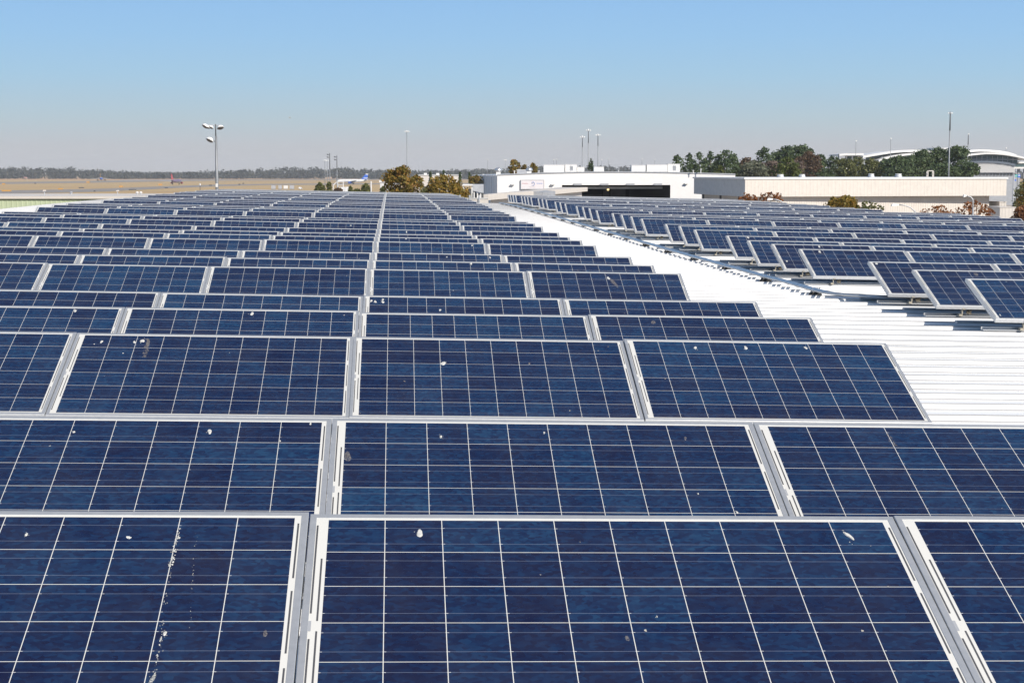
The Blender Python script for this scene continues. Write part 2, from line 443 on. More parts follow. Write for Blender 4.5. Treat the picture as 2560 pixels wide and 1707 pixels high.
LEFT_K, RIGHT_K0 = range(-5, 2), 3.875
ORD = ['', 'first', 'second', 'third', 'fourth', 'fifth', 'sixth', 'seventh', 'eighth', 'ninth', 'tenth', 'eleventh', 'twelfth', 'thirteenth',
       'fourteenth', 'fifteenth', 'sixteenth', 'seventeenth', 'eighteenth', 'nineteenth', 'twentieth', 'twenty-first', 'twenty-second', 'twenty-third',
       'twenty-fourth', 'twenty-fifth', 'twenty-sixth', 'twenty-seventh', 'twenty-eighth', 'twenty-ninth', 'thirtieth', 'thirty-first', 'thirty-second',
       'thirty-third', 'thirty-fourth', 'thirty-fifth', 'thirty-sixth', 'thirty-seventh', 'thirty-eighth']
EYP = math.cos(TILT)*EY + math.sin(TILT)*EZ
EZP = -math.sin(TILT)*EY + math.cos(TILT)*EZ
ROT = Matrix((EX, EYP, EZP)).transposed()
slots = []
for ri, (n, yy, H) in enumerate(ROWS):
    def put(side, k, idx):
        T = O + EY*yy + EX*PW*(k + .5) + Vector((0, 0, -H))
        base = T - EYP*PH
        cs = [px_of(base + EX*sx*hw + EYP*PH*t) for sx in (-1, 1) for t in (0, 1)]
        if any(c is None for c in cs): return
        xs_ = [c[0] for c in cs]; ys_ = [c[1] for c in cs]
        if max(xs_) < -160 or min(xs_) > 2720 or min(ys_) > 1800: return
        vis = max(0, min(2560, max(xs_)) - max(0, min(xs_)))
        nxt = None
        if ri > 0:
            n2, y2, H2 = ROWS[ri-1]
            q = px_of(O + EY*y2 + EX*PW*(k+.5) + Vector((0,0,-H2))); nxt = q[1] if q else None
        hgt = max(ys_) - min(ys_)
        if nxt is not None: hgt = max(1.0, min(hgt, nxt - cs[1][1]))
        if side == 'right' and idx == 1: hgt *= 2
        slots.append(dict(side=side, row=ri, n=n, k=k, idx=idx, base=base, area=vis*hgt + .001*hgt))
    for k in LEFT_K: put('left', k, 2 - k)
    if n >= 7:
        for mm in range(8 if n <= 28 else 7): put('right', RIGHT_K0 + mm, mm + 1)
slots.sort(key=lambda s_: -s_['area'])
near, far = slots[:300], slots[300:]
jit = random.Random(21)
PANELS = []
for s_ in near:
    r_ = s_['row'] + 1
    if s_['side'] == 'left':
        lab = 'blue solar panel, %s from the white aisle in the %s row of the left array' % (ORD[s_['idx']], ORD[r_])
    else:
        lab = 'blue solar panel, %s from the conduit in the %s row of the right array' % (ORD[s_['idx']], ORD[r_ - 5])
    o = bpy.data.objects.new('solar_module', None); C.objects.link(o)
    o.empty_display_size = .3
    s_['base'] = s_['base'] + EX*jit.gauss(0, .0012) + EZ*jit.gauss(0, .0022)
    o.matrix_world = Matrix.Translation(s_['base']) @ ROT.to_4x4() @ Matrix.Rotation(jit.gauss(0, R(.16)), 4, 'X') @ Matrix.Rotation(jit.gauss(0, R(.07)), 4, 'Y')
    tag(o, lab, 'solar panel', 'solar panels of the left array' if s_['side'] == 'left' else 'solar panels of the right array')
    link('frame', PM['frame'], o); link('cell_sheet', PM['cell_sheet'], o)
    if s_['side'] == 'right':
        link('mounting_rail', PM['mount_end'] if s_['idx'] == 1 else PM['mount'], o)
        if s_['idx'] <= 3 or s_['n'] == 7:
            for q in PM['bracket']: link('bracket', q, o)
            for q in PM['leg']: link('support_leg', q, o)
            link('cable_loop', PM['cable'], o)
    else: link('mounting_rail', PM['mount'], o)
    s_['obj'] = o; PANELS.append(s_)
fm, sm, mm_ = frame_mesh(), sheet_mesh(), mount_mesh()
st = MB(); rr = random.Random(5)
for s_ in far:
    tv = rr.random()
    for src, off in ((fm, 0), (sm, 1), (mm_, 4)):
        i = len(st.v); st.v += [tuple(s_['base'] + ROT @ Vector(q)) for q in src.v]
        for fi, f_ in enumerate(src.f):
            uv = src.uv.get(fi)
            st.face([i+q for q in f_], off + src.m[fi], [(a_[0], a_[1], tv) for a_ in uv] if uv else [(0, 0, 0)]*len(f_))
o = st.build('far_solar_modules', [M['frame'], M['cells'], M['ribbon'], M['grey'], M['rail']])
tag(o, 'far rows of solar panels packed into thin grey and blue lines', 'solar panels', None, 'stuff')

# ---- marks seen on particular panels: dried droppings, each on the panel it stains
def panel_hit(px, py):
    d = at(px, py, 1.0) - Vector((0, 0, CAMH)); best = None
    for s_ in PANELS:
        den = d.dot(EZP)
        tt = (s_['base'] - Vector((0,0,CAMH)) - EZP*.0015).dot(EZP)/den
        if tt <= 0: continue
        q = d*tt + Vector((0,0,CAMH)) - s_['base']; lx, ly = q.dot(EX), q.dot(EYP)
        if abs(lx) < hw and 0 < ly < PH and (best is None or tt < best[0]): best = (tt, s_, lx, ly)
    return best
rd = random.Random(11)
def stain_material(name, lo, hi, alpha, scale):
    t = NT(name); o_ = t.obj(); n = t.noise(o_, scale, 5, .7)
    t.set(t.ramp(n, [(.3, lo), (.7, hi)]), .9, 0, .2)
    t.put(t.b.inputs['Alpha'], t.m('MULTIPLY', t.m('MULTIPLY_ADD', t.noise(o_, scale*1.7, 5, .75), 5.0, -1.9, clamp=True), alpha)); return t.mat
M['dropping_faint'] = stain_material('faint_smear', (.16, .15, .15), (.34, .31, .28), .62, 85)
M['dropping_thin'] = stain_material('thin_splash', (.36, .355, .34), (.54, .53, .49), .85, 140)
def dropping(px, py, w, h, faint=False, n=18, dx=0.0):
    """blob about w by h photo pixels; dx leans its lower end sideways"""
    hit = panel_hit(px, py)
    if not hit: return
    tt, s_, lx, ly = hit
    mpp = tt/F; fs = max(.12, abs((at(px, py, 1.0) - Vector((0,0,CAMH))).normalized().dot(EZP)))
    rw = w*mpp*.43; rh = h*mpp*.43/fs
    b = MB()
    def blob(cx, cy, aw, ah, hz, z0):
        i = len(b.v); p1, p2 = rd.random()*6.3, rd.random()*6.3; ring = []
        for k in range(n):
            g = 2*math.pi*k/n; q = 1 + .16*math.sin(2*g+p1) + .10*math.sin(3*g+p2) + rd.uniform(-.05, .05)
            ring.append((cx + aw*q*math.cos(g) - dx*mpp*math.sin(g)*(ah/rh), cy + ah*q*math.sin(g)))
        b.v.extend([(x, y_, z0) for x, y_ in ring] + [(cx + (x-cx)*.72, cy + (y_-cy)*.72, z0 + hz) for x, y_ in ring])
        for k in range(n):
            k2 = (k+1) % n; b.face((i+k, i+k2, i+n+k2, i+n+k))
        b.face([i+n+k for k in range(n)])
    blob(lx, ly, rw, rh, .0006 if faint else .0022, -.0012)
    if not faint:
        for _ in range(rd.randint(1, 4)):
            g = rd.random()*6.28; q = rd.uniform(1.2, 2.1)
            r_ = max(rw, .004)*rd.uniform(.10, .25); blob(lx + rw*q*math.cos(g), ly + rh*q*math.sin(g), r_, r_, .0008, -.0012)
    long_ = h > 1.7*w
    b.build('bird_dropping', M['dropping_faint'] if faint else (M['dropping_thin'] if long_ else M['dropping']), s_['obj'])
def streak(pts, n, spread, rad, mat):
    hit = panel_hit(*pts[0])
    if not hit: return
    tt, s_, lx, ly = hit; b = MB()
    for i in range(n):
        f_ = rd.random()*(len(pts)-1); j = int(f_); q = f_ - j
        px, py = pts[j][0]*(1-q) + pts[j+1][0]*q + rd.gauss(0, spread), pts[j][1]*(1-q) + pts[j+1][1]*q
        h_ = panel_hit(px, py)
        if not h_ or h_[1] is not s_: continue
        r_ = rad*h_[0]/F*rd.uniform(.3, 1.3); k0 = len(b.v)
        for k in range(7):
            g = 6.283*k/7; e_ = rd.uniform(.6, 1.2); b.v.append((h_[2] + r_*e_*math.cos(g), h_[3] + 2.0*r_*e_*math.sin(g), -.0008))
        b.face([k0+k for k in range(7)])
    b.build('bird_dropping', mat, s_['obj'])
streak([(449,1318),(440,1362),(434,1398),(424,1418)], 46, 2.4, 2.0, M['dropping'])
streak([(449,1318),(425,1420),(414,1500),(405,1590),(396,1640),(386,1690)], 60, 3.2, 1.3, M['dropping_thin'])
streak([(408,1580),(399,1612),(392,1650),(383,1700)], 26, 2.0, 1.8, M['dropping'])
streak([(490,1330),(484,1420),(478,1500),(474,1575)], 30, 2.2, 1.1, M['dropping_thin'])
streak([(372,848),(366,872),(361,893)], 60, 2.6, 2.2, M['dropping_faint'])
streak([(2219,1080),(2228,1100),(2240,1120)], 26, 3.0, 1.8, M['dropping_faint'])
for a in [(1049,1331,20,20),(2122,1338,16,24,False,14,7),(524,1079,12,14),(1102,1093,8,7),(1360,1083,5,6),(1108,908,15,10),(254,855,8,7),(336,856,8,6),(356,853,12,9),
          (869,1142,22,26,True),(370,858,9,24,True,18,2),(630,786,10,9),(188,779,8,7),(424,1412,7,12,False,14,-2),(412,1584,12,12),(381,1697,14,26,False,14,-6),
          (663,1584,14,18,True),(1738,871,9,7),(1864,871,11,9),(2014,871,9,7),(1633,806,12,10,True),(928,752,7,6),(957,755,8,7),(957,749,7,5),(1521,696,7,9,False,12,2),(1535,708,12,24,True,14,5),
          (2440,686,11,10,True),(1967,653,5,4),(2049,630,8,5),(2191,659,9,4),(2048,617,6,5),(776,1060,6,6),(1713,1097,8,10,True),(1842,1281,7,7),(1745,1235,4,4),
          (938,754,7,7),(1568,1594,14,14,True),(2500,787,4,4),(2452,753,3,3),(66,1337,9,8),(1450,1353,5,4,True),(1642,1540,4,4),(1100,775,6,6),(700,1103,5,4),(185,1080,7,5),(1870,594,6,5),(1155,637,5,4),(1117,643,4,3),(1225,644,5,4),(1180,614,4,4),(1178,660,6,5),(877,564,4,3),(1015,597,4,3),(1016,580,3,5)]:
    dropping(*a)

# ---- conduit along the left edge of the right array, on rubber blocks
kx = (RIGHT_K0 - .265)*PW
ct = thing('conduit_run', roof_pt(50, kx, 0), 'long galvanised pipe pair running along the left edge of the right array', 'conduit')
cl_ = Vector(ct.location)
for off in (0.0, .075):
    pts = [roof_pt(15.85 + off, kx + 2.4, .058) - cl_, roof_pt(15.85 + off, kx + .70, .058) - cl_]
    for t in (0.15, .3, .5, .7, .85, 1.0):
        pts.append(roof_pt(15.85 + off + .75*t*t, kx + .70 - .70*(1-(1-t)**1.6) - off*t, .058) - cl_)
    yy = 17.0
    while yy < 81.5:
        pts.append(roof_pt(yy, kx - off, .058 + .004*math.sin(yy*2.1)) - cl_); yy += 1.0
    mb = MB(); mb.tube(pts, .021, 8)
    mb.build('pipe', M['pipe'], ct, True)
sup = thing('conduit_support', (0,0,0), '', 'pipe support')
b = MB(); b.hexa([(-.125,-.08,-.045),(.065,-.08,-.045),(.065,.08,-.045),(-.125,.08,-.045),(-.085,-.06,.024),(.030,-.06,.024),(.030,.06,.024),(-.085,.06,.024)])
b.build('rubber_block', M['rubber'], sup)
b = MB(); b.box(-.10,.045,-.02,.02,.024,.037); b.build('strut_channel', M['rail'], sup)
b = MB(); b.prism([(-.077,.0375),(.034,.0375),(.034,.094),(.022,.094),(.022,.046),(.006,.046),(.006,.084),(-.006,.084),(-.006,.046),(-.065,.046),(-.065,.084),(-.077,.084)], -.014, .014); b.build('pipe_clamp', M['rail'], sup)
ys = [15.85] + [17.1 + 2.95*i for i in range(22)]
for i, yy in enumerate(ys):
    o = sup if i == 0 else copy_tree(sup)
    xx = kx + .95 if i == 0 else kx
    o.location = roof_pt(yy, xx, -.0 if i else 0.0); o.rotation_euler = (0, 0, AZ)
    if i == 0: lb = 'black rubber pipe support under the bend where the conduit turns beneath a panel'
    else: lb = 'black rubber pipe support, %s along the conduit counted from its bend' % ORD[i]
    tag(o, lb, 'pipe support', 'rubber supports under the conduit')

# ------------------------------------------------------------------ ground, taxiways
def ground_material():
    t = NT('dry_grass'); o = t.obj()
    n1 = t.noise(t.scaled(o, (.0016, .0075, 1)), 1.0, 6, .6)
    n2 = t.noise(t.scaled(o, (.02, .02, 1)), 1.0, 5, .65)
    c = t.ramp(n1, [(.3, (.37, .235, .115)), (.48, (.47, .315, .15)), (.6, (.43, .315, .14)), (.75, (.53, .35, .19))])
    c = t.mix(.35, c, t.ramp(n2, [(.3, (.33, .25, .13)), (.7, (.52, .39, .23))]))
    t.set(c, .95, 0, .1); return t.mat
M['grass'] = ground_material()
M['tarmac'] = plain('worn_tarmac', (.25, .225, .20), .9, scale=.05, var=.15, spec=.2)
M['concrete'] = plain('pale_concrete', (.36, .32, .28), .9, scale=.05, spec=.2)
b = MB(); b.quad((-9000,-200,0),(9000,-200,0),(9000,13000,0),(-9000,13000,0))
struct(b.build('ground', M['grass']))
def strip(name, pts, z, mat):
    b = MB()
    for (xa, ya0, ya1), (xb, yb0, yb1) in zip(pts[:-1], pts[1:]):
        q = [ground_at(xa, ya1), ground_at(xb, yb1), ground_at(xb, yb0), ground_at(xa, ya0)]
        b.quad(*[(p.x, p.y, z) for p in q])
    return struct(b.build(name, mat))
strip('taxiway', [(-500,485.5,494),(0,476.5,484.5),(136,474.5,482.5),(272,471.5,479),(408,466,472),(544,461.7,466),(680,459.8,463),(900,458.6,461.5),(1300,457.5,460)], .05, M['tarmac'])
strip('runway', [(-500,460,465.5),(0,455.4,460.4),(136,454,458.6),(272,451.8,456.5),(408,450.4,454),(544,449.2,452),(900,447.8,450),(1300,447.4,449.4)], .05, M['tarmac'])
strip('taxiway', [(300,449.6,451.4),(400,449.2,450.8),(480,448.8,450.2),(560,448.2,449.2)], .05, M['concrete'])
b = MB(); b.quad((-60,100,.04),(700,100,.04),(700,980,.04),(-160,1150,.04)); struct(b.build('apron', M['concrete']))
b = MB(); b.quad((-9000,2700,.03),(9000,2900,.03),(9000,4200,.03),(-9000,4200,.03))
def far_field():
    t = NT('far_stubble'); n = t.noise(t.scaled(t.obj(), (.002, .01, 1)), 1, 5, .6)
    t.set(t.ramp(n, [(.3, (.46,.285,.155)), (.7, (.55,.36,.21))]), .95, 0, .1); return t.mat
struct(b.build('stubble_field', far_field()))

# ------------------------------------------------------------------ trees
def leaf_cloud(clumps, per, size, rng, flat=.6):
    """clumps: (x, y, z, radius). returns leaf quads spread through the clumps"""
    V = []; n = 0
    for cx, cy, cz, r in clumps:
        k = max(6, int(per*r*r))
        p = rng.normal(size=(k, 3)); p /= np.linalg.norm(p, axis=1)[:, None]
        p *= (rng.random((k, 1))**.45)*r; p[:, 2] *= .8
        c = p + np.array([cx, cy, cz])
        a = rng.normal(size=(k, 3)); a /= np.linalg.norm(a, axis=1)[:, None]
        d = rng.normal(size=(k, 3)); d -= (d*a).sum(1)[:, None]*a; d /= np.linalg.norm(d, axis=1)[:, None]
        s_ = size*(.6 + .8*rng.random((k, 1)))
        V.append(np.stack([c - a*s_ - d*s_*flat*.3, c + d*s_*flat, c + a*s_ - d*s_*flat*.3, c - d*s_*flat], 1).reshape(-1, 3)); n += k
    V = np.concatenate(V)
    F_ = np.arange(len(V)).reshape(-1, 4)
    return V, F_
def leaf_mesh(name, V, F_, mat):
    me = bpy.data.meshes.new(name); me.from_pydata(V.tolist(), [], F_.tolist()); me.materials.append(mat); me.update(); return me
TREE_N = [0]
def tree(name, px, top, wpx, D, kind, leaf, label, cat='tree', group=None, base=0.0, bottom_px=None, dens=1.0, size=None):
    rng = np.random.default_rng(100 + TREE_N[0]); TREE_N[0] += 1
    if group and 'tan building' in group and 'behind' in group: wpx *= 1.42; dens *= 1.25
    g = at(px, top, D); H = g.z - base; mpp = D*.9945/F; wr = wpx*mpp/2
    t = thing(name, (g.x, g.y, base), label, cat, group)
    low = H*.25 if bottom_px is None else max(.3, at(px, bottom_px, D).z - base)
    cl = []
    if kind == 'broad':
        n = 70
        for i in range(n):
            z = low + (H-low)*rng.random(); f = (z-low)/(H-low)
            rad = wr*math.sin(math.pi*min(1, .16 + .80*f))**.75
            a = rng.random()*6.283; q = rad*rng.random()**.4*.86
            cl.append((q*math.cos(a), q*math.sin(a), z - .08*(H-low)*(f > .85), wr*(.13 + .14*rng.random())))
        cl.append((0, 0, H - wr*.14, wr*.14))
    elif kind == 'dome':
        for i in range(90):
            a = rng.random()*6.283; ph = math.acos(1 - 1.15*rng.random()); q = (.55 + .42*rng.random()**.5)
            cl.append((wr*q*math.sin(ph)*math.cos(a), wr*q*math.sin(ph)*math.sin(a), low + (H-low)*max(.02, q*math.cos(ph)), wr*(.11+.12*rng.random())))
        cl.append((0, 0, H - wr*.12, wr*.12))
    elif kind == 'conifer':
        n = 80
        for i in range(n):
            f = rng.random()**.9; z = low + (H-low)*f*.94
            rad = wr*(1 - f)**.40*(.78+.34*rng.random()) * (1.0 if f > .12 else .8)
            a = rng.random()*6.283; q = rad*rng.random()**.45
            cl.append((q*math.cos(a), q*math.sin(a), z, wr*(.11 + .14*rng.random())*(1.15-.6*f)))
        cl.append((0, 0, H - wr*.12, wr*.10))
    elif kind == 'cypress':
        for i in range(26):
            f = i/25; cl.append((rng.normal()*wr*.12, rng.normal()*wr*.12, low + (H-low)*f*.97, wr*(1-f**2.2)*.8 + .05))
    elif kind == 'sparse':
        for i in range(44):
            a = rng.random()*6.283; q = wr*rng.random()**.5; f = rng.random()
            cl.append((q*math.cos(a), q*math.sin(a), low + (H-low)*(1-(q/wr)**2*.6)*(.12+.85*f**.8), wr*(.06+.13*rng.random())))
        cl.append((0, 0, H - wr*.08, wr*.09))
    cl = [(a_, b_, c_, r_*(1.15 if kind == 'sparse' else 1.45)) for a_, b_, c_, r_ in cl]
    sz = size or max(.10, .042*wr, D*.00075)
    per = dens*{'broad': 2.1, 'dome': 2.3, 'conifer': 2.0, 'cypress': 2.4, 'sparse': 1.0}[kind]/(sz*sz)
    V, F_ = leaf_cloud(cl, per, sz, rng)
    link('crown', leaf_mesh('crown', V, F_, leaf), t)
    mb = MB(); r0 = max(.08, .045*wr + .012*H)
    tt = H*(.93 if kind in ('conifer', 'cypress') else .72)
    mb.tube([(0,0,0), (.04*wr*rng.normal(),.03*wr,tt*.4), (.05*wr*rng.normal(),0,tt*.75), (0,0,tt)], [r0, r0*.75, r0*.45, r0*.12], 7)
    if kind in ('broad', 'sparse', 'dome'):
        for i in range(14 if kind == 'sparse' else 7):
            c_ = cl[int(rng.integers(len(cl)))]
            z0 = low*.6 + (c_[2]-low*.6)*.35
            mb.tube([(0,0,max(.2,z0)), (c_[0]*.5, c_[1]*.5, (z0+c_[2])/2 + .05*wr), (c_[0], c_[1], c_[2])], [r0*.4, r0*.22, r0*.06], 5)
    mb.build('trunk', M['bark'], t, True)
    return t

# river wood on the far side of the airfield: one far mass
rng = np.random.default_rng(3)
cl = []
x = -1500.0
while x < 2300:
    D = 3150 + 260*rng.random() + .05*abs(x)
    h = 15.5 + 11*rng.random()*(.5+.5*math.sin(x*.011)) + 2.5*math.sin(x*.004+1)
    r = 9 + 7*rng.random()
    for k in range(22):
        cl.append((x + rng.normal()*r*.75, D + rng.normal()*15, 1.5 + (h-5)*rng.random()**.8, 4.5 + 4*rng.random()))
    cl.append((x, D, h-3, 3.5))
    x += r*.6
V, F_ = leaf_cloud(cl, .30, 2.2, rng)
tag(link('distant_wood', leaf_mesh('distant_wood', V, F_, L['wood'])), 'hazy line of river trees along the far side of the airfield', 'wood', None, 'stuff')

# pines and others behind the two hangars
G1 = 'trees behind the white hangar and the tan building'
pines = [
 ('pine_tree',1694,386,36,372,'conifer','pine','slim dark pine rising behind the rightmost white rooftop unit'),
 ('pine_tree',1724,382,28,378,'conifer','pine','narrow dark pine, second from the left in the hangar tree row'),
 ('pine_tree',1748,379,42,370,'conifer','pine','broad dark pine third from the left behind the hangar roof'),
 ('pine_tree',1777,376,40,380,'conifer','pine','ragged dark pine left of the tallest pine in the left clump'),
 ('pine_tree',1814,372,58,374,'conifer','pine','tallest and widest dark pine of the left clump'),
 ('pine_tree',1836,384,30,382,'conifer','pine','slim pine leaning against the right side of the left clump'),
 ('young_pine',1800,414,24,360,'conifer','pineyel','short yellow green pine in front of the left clump of pines'),
 ('deciduous_tree',1869,396,44,400,'broad','brown','rust brown round tree between the two pine clumps'),
 ('olive_tree',1886,405,56,372,'broad','olive','grey olive tree with a puffy crown between the pine clumps'),
 ('deciduous_tree',1852,416,34,384,'broad','brown','low brown tree at the right end of the hangar roof'),
 ('pine_tree',1911,367,52,420,'conifer','pine','dark pine at the left edge of the right pine clump'),
 ('pine_tree',1934,376,36,430,'conifer','pine','lower dark pine beside the left edge of the right clump'),
 ('pine_tree',1968,364,54,425,'broad','pine','high dark round topped pine above the yellow green tree'),
 ('pine_tree',1999,363,62,430,'broad','pine','highest dark tree of the right clump above the brown tree'),
 ('pine_tree',2027,370,34,436,'conifer','pine','pointed pine standing right of the highest tree'),
 ('deciduous_tree',2018,379,52,404,'broad','brown','tall brown autumn tree in front of the highest dark trees'),
 ('deciduous_tree',1930,409,60,376,'broad','mauve','bare looking mauve tree low in front of the dark pines'),
 ('deciduous_tree',1990,405,46,378,'broad','mauve','mauve brown tree beside the yellow green tree'),
 ('yellow_pine',1966,394,58,362,'conifer','pineyel','bright yellow green pine behind the leftmost roof vent'),
 ('pine_tree',2051,384,46,412,'conifer','pine','green pine right of the brown autumn tree'),
 ('pine_tree',2082,387,48,416,'conifer','pine','green pine left of the olive green trees under the terminal'),
 ('pine_tree',2114,398,48,384,'broad','bush','olive green tree below the left end of the terminal roof'),
 ('pine_tree',2147,391,48,400,'conifer','bush','pointed olive green tree under the flat terminal wing'),
 ('pine_tree',2180,399,44,388,'broad','bush','rounded olive green tree behind the third roof vent'),
 ('pine_tree',2212,396,40,396,'conifer','pine','small dark pine in front of the terminal glass'),
 ('pine_tree',2243,392,50,384,'broad','pine','wide dark pine behind the fourth roof vent'),
 ('pine_tree',2278,389,56,392,'broad','pine','dense dark pine left of the pipe hoop on the roof'),
 ('pine_tree',2309,377,58,396,'broad','pine','dark pine directly above the pipe hoop on the roof'),
 ('pine_tree',2346,371,56,400,'broad','pine','dark pine just left of the tall light mast'),
 ('pine_tree',2394,366,66,392,'broad','pine','tallest dark pine right of the tall light mast'),
 ('pine_tree',2424,408,46,384,'broad','pine','low spreading pine in front of the louvred terminal wall'),
 ('pine_tree',2360,414,60,372,'broad','pine','low dark pine at the foot of the tall light mast'),
]
for nm, px, tp, w, D, kind, lf, lab in pines:
    tree(nm, px, tp, w, D, kind, L[lf], lab, 'tree', G1, bottom_px=446)
G2 = 'treetops behind the white hangar roof'
tree('deciduous_tree',1287,399,34,348,'broad',L['autumn'],'brownish green treetop between the two domed roof vents','tree',G2,bottom_px=440,dens=1.2)
tree('deciduous_tree',1311,412,20,352,'broad',L['autumn'],'small brown treetop just left of the right domed vent','tree',G2,bottom_px=440)
tree('deciduous_tree',1333,408,22,350,'broad',L['autumn'],'narrow brown treetop right of the domed vent','tree',G2,bottom_px=440)
tree('conifer_tree',1478,398,15,350,'sparse',L['pine'],'thin tufted green treetop below the three light masts','tree',G2,bottom_px=430,dens=1.6)
# autumn trees past the end of the solar roof
tree('autumn_tree',1000,416,92,170,'broad',L['autumn'],'rusty green autumn tree behind the far edge of the left array','tree',None,bottom_px=487,dens=1.25,size=.17)
tree('autumn_tree',1040,436,44,172,'broad',L['autumn'],'lower right side tree joined to the rusty autumn tree','tree',None,bottom_px=487,dens=1.2,size=.16)
tree('golden_tree',1112,441,112,150,'dome',L['gold'],'round golden autumn tree right of the rusty one','tree',None,bottom_px=500,dens=1.5,size=.13)
tree('golden_tree',1072,460,40,155,'dome',L['bush'],'small green bush tree between the rusty and the golden tree','tree',None,bottom_px=492,dens=1.3,size=.13)
tree('small_tree',1190,441,44,330,'broad',L['autumn'],'brown bush beside the shaded side wall of the hangar','tree',None,bottom_px=465)
tree('garden_shrub',800,456,28,240,'dome',L['bush'],'green bush at the roof edge, leftmost of the row','shrub','bushes at the far roof edge',bottom_px=482,dens=1.2)
tree('garden_shrub',823,456,17,240,'broad',L['bush'],'upright green bush below the pair of dark light masts','shrub','bushes at the far roof edge',bottom_px=482,dens=1.2)
tree('garden_shrub',845,470,22,242,'dome',L['brown'],'low brown bush left of the two white vans','shrub','bushes at the far roof edge',bottom_px=482)
tree('garden_shrub',876,466,10,238,'dome',L['bush'],'small dark bush just right of the white vans','shrub','bushes at the far roof edge',bottom_px=482)
tree('garden_shrub',893,473,20,240,'dome',L['bush'],'flat low bush between the vans and the thin white post','shrub','bushes at the far roof edge',bottom_px=482)
tree('garden_shrub',914,460,28,240,'dome',L['bush'],'round green bush left of the thin white post','shrub','bushes at the far roof edge',bottom_px=482,dens=1.2)
tree('garden_shrub',957,466,13,200,'sparse',L['bush'],'wispy green shrub in front of the pale shed','shrub','bushes at the far roof edge',bottom_px=482,dens=1.6)
# cypress row by the cream building
for i, (px, tp, w) in enumerate([(1076,429,7),(1109,426,6),(1150,430,6),(1174,432,5)]):
    tree('cypress_tree',px,tp,w,430,'cypress',L['pine'],['thin dark cypress left of the middle of the cream building','tallest thin cypress above the golden tree','thin dark cypress at the right end of the cream building','thin cypress standing alone right of the cream building'][i],'tree','thin cypresses by the cream building',bottom_px=456)
# street trees between the roof and the tan building
G3 = 'autumn street trees beside the tan building'
tree('street_tree',1872,484,50,118,'sparse',L['red'],'red street tree below the grey shaded wall, leftmost','tree',G3,bottom_px=505,dens=2.2,size=.10)
tree('street_tree',1926,480,66,119,'sparse',L['red'],'red twiggy street tree behind the left street lamp head','tree',G3,bottom_px=505,dens=2.2,size=.10)
tree('street_tree',2107,491,78,118,'dome',L['gold'],'orange and green street tree against the tan lower wall','tree',G3,bottom_px=522,dens=1.6,size=.10)
tree('street_tree',2175,503,62,117,'sparse',L['bush'],'thin olive green street tree right of the orange one','tree',G3,bottom_px=528,dens=2.4,size=.10)
tree('street_tree',2345,513,86,116,'sparse',L['red'],'pale red street tree with gaps showing the wall','tree',G3,bottom_px=540,dens=1.5,size=.09)
tree('street_tree',2440,499,96,115,'sparse',L['red'],'dark red street tree behind the right lamp post','tree',G3,bottom_px=546,dens=2.6,size=.10)
G4 = 'trees right of the tan building'
tree('olive_tree',2580,446,104,262,'broad',L['bush'],'tall olive green tree behind the right end of the tan building','tree',G4,bottom_px=540,dens=1.2)
tree('autumn_tree',2590,446,90,240,'broad',L['autumn'],'brown tree cut by the right edge of the view','tree',G4,bottom_px=545,dens=1.2)
tree('autumn_tree',2562,516,64,180,'broad',L['red'],'reddish low tree at the right edge beside the small cream block','tree',G4,bottom_px=565,dens=1.3)

# ------------------------------------------------------------------ buildings
def local(o, p): return Vector(p) - Vector(o.location)
def corrugated(mb, a, b_, z0, z1, step, depth, m=0):
    """vertical ribbed cladding from plan point a to b_ (local coords), ribs towards -normal"""
    a = Vector((a[0], a[1])); b_ = Vector((b_[0], b_[1])); d = (b_-a); Ln = d.length; d /= Ln; nrm = Vector((d.y, -d.x))
    pts = []; s_ = 0.0
    while s_ < Ln - 1e-6:
        for f_, h in ((0, 0), (.62, 0), (.70, depth), (.92, depth)):
            if s_ + f_*step < Ln: pts.append(a + d*(s_+f_*step) + nrm*h)
        s_ += step
    pts.append(b_)
    for p, q in zip(pts[:-1], pts[1:]):
        mb.quad((p.x,p.y,z0), (q.x,q.y,z0), (q.x,q.y,z1), (p.x,p.y,z1), m)

# --- white hangar
D0 = 300.0
pl = at(1243, 438.7, D0); pr_ = at(1838, 437, D0*1.02); pk = at(1535, 431.6, D0*1.01)
hg = thing('hangar', (pl.x, pl.y, 0), 'large white hangar with a dark open doorway and units on its roof', 'hangar')
def hl(px, py, D=None, t=None):
    """point on the hangar front at photo pixel (px, py)"""
    f_ = (px-1243)/(1838-1243); D_ = D0*(1 + .02*f_); return local(hg, at(px, py, D_))
back = Vector((-.10, 1, 0)).normalized()*62
dl, dr, dt = hl(1405, 463), hl(1676, 461.5), None
TL, TK, TR = hl(1243, 438.7), hl(1535, 431.6), hl(1838, 437)
def g0(p): return Vector((p.x, p.y, 0))
DLt, DRt = hl(1405, 463), hl(1676, 461.5)
def onroof(px):   # roof line height on the front at px
    if px < 1535: f_ = (px-1243)/(1535-1243); return TL.z + (TK.z-TL.z)*math.sin(f_*math.pi/2)
    f_ = (px-1535)/(1838-1535); return TK.z + (TR.z-TK.z)*(1-math.cos(f_*math.pi/2))
mb = MB()
cols = [1243,1290,1330,1370,1405,1440,1490,1535,1580,1630,1676,1720,1760,1800,1838]
for a, c_ in zip(cols[:-1], cols[1:]):
    pa, pc = hl(a, 450), hl(c_, 450); inner = a >= 1405 and c_ <= 1676
    zb = (DLt.z if inner else 0.0)
    mb.quad((pa.x,pa.y,zb), (pc.x,pc.y,zb), (pc.x,pc.y,onroof(c_)), (pa.x,pa.y,onroof(a)))
mb.quad(tuple(g0(TR)), tuple(g0(TR)+back), tuple(Vector((TR.x+back.x, TR.y+back.y, TR.z))), tuple(TR))
mb.build('front_wall', M['white'], hg)
mb = MB()
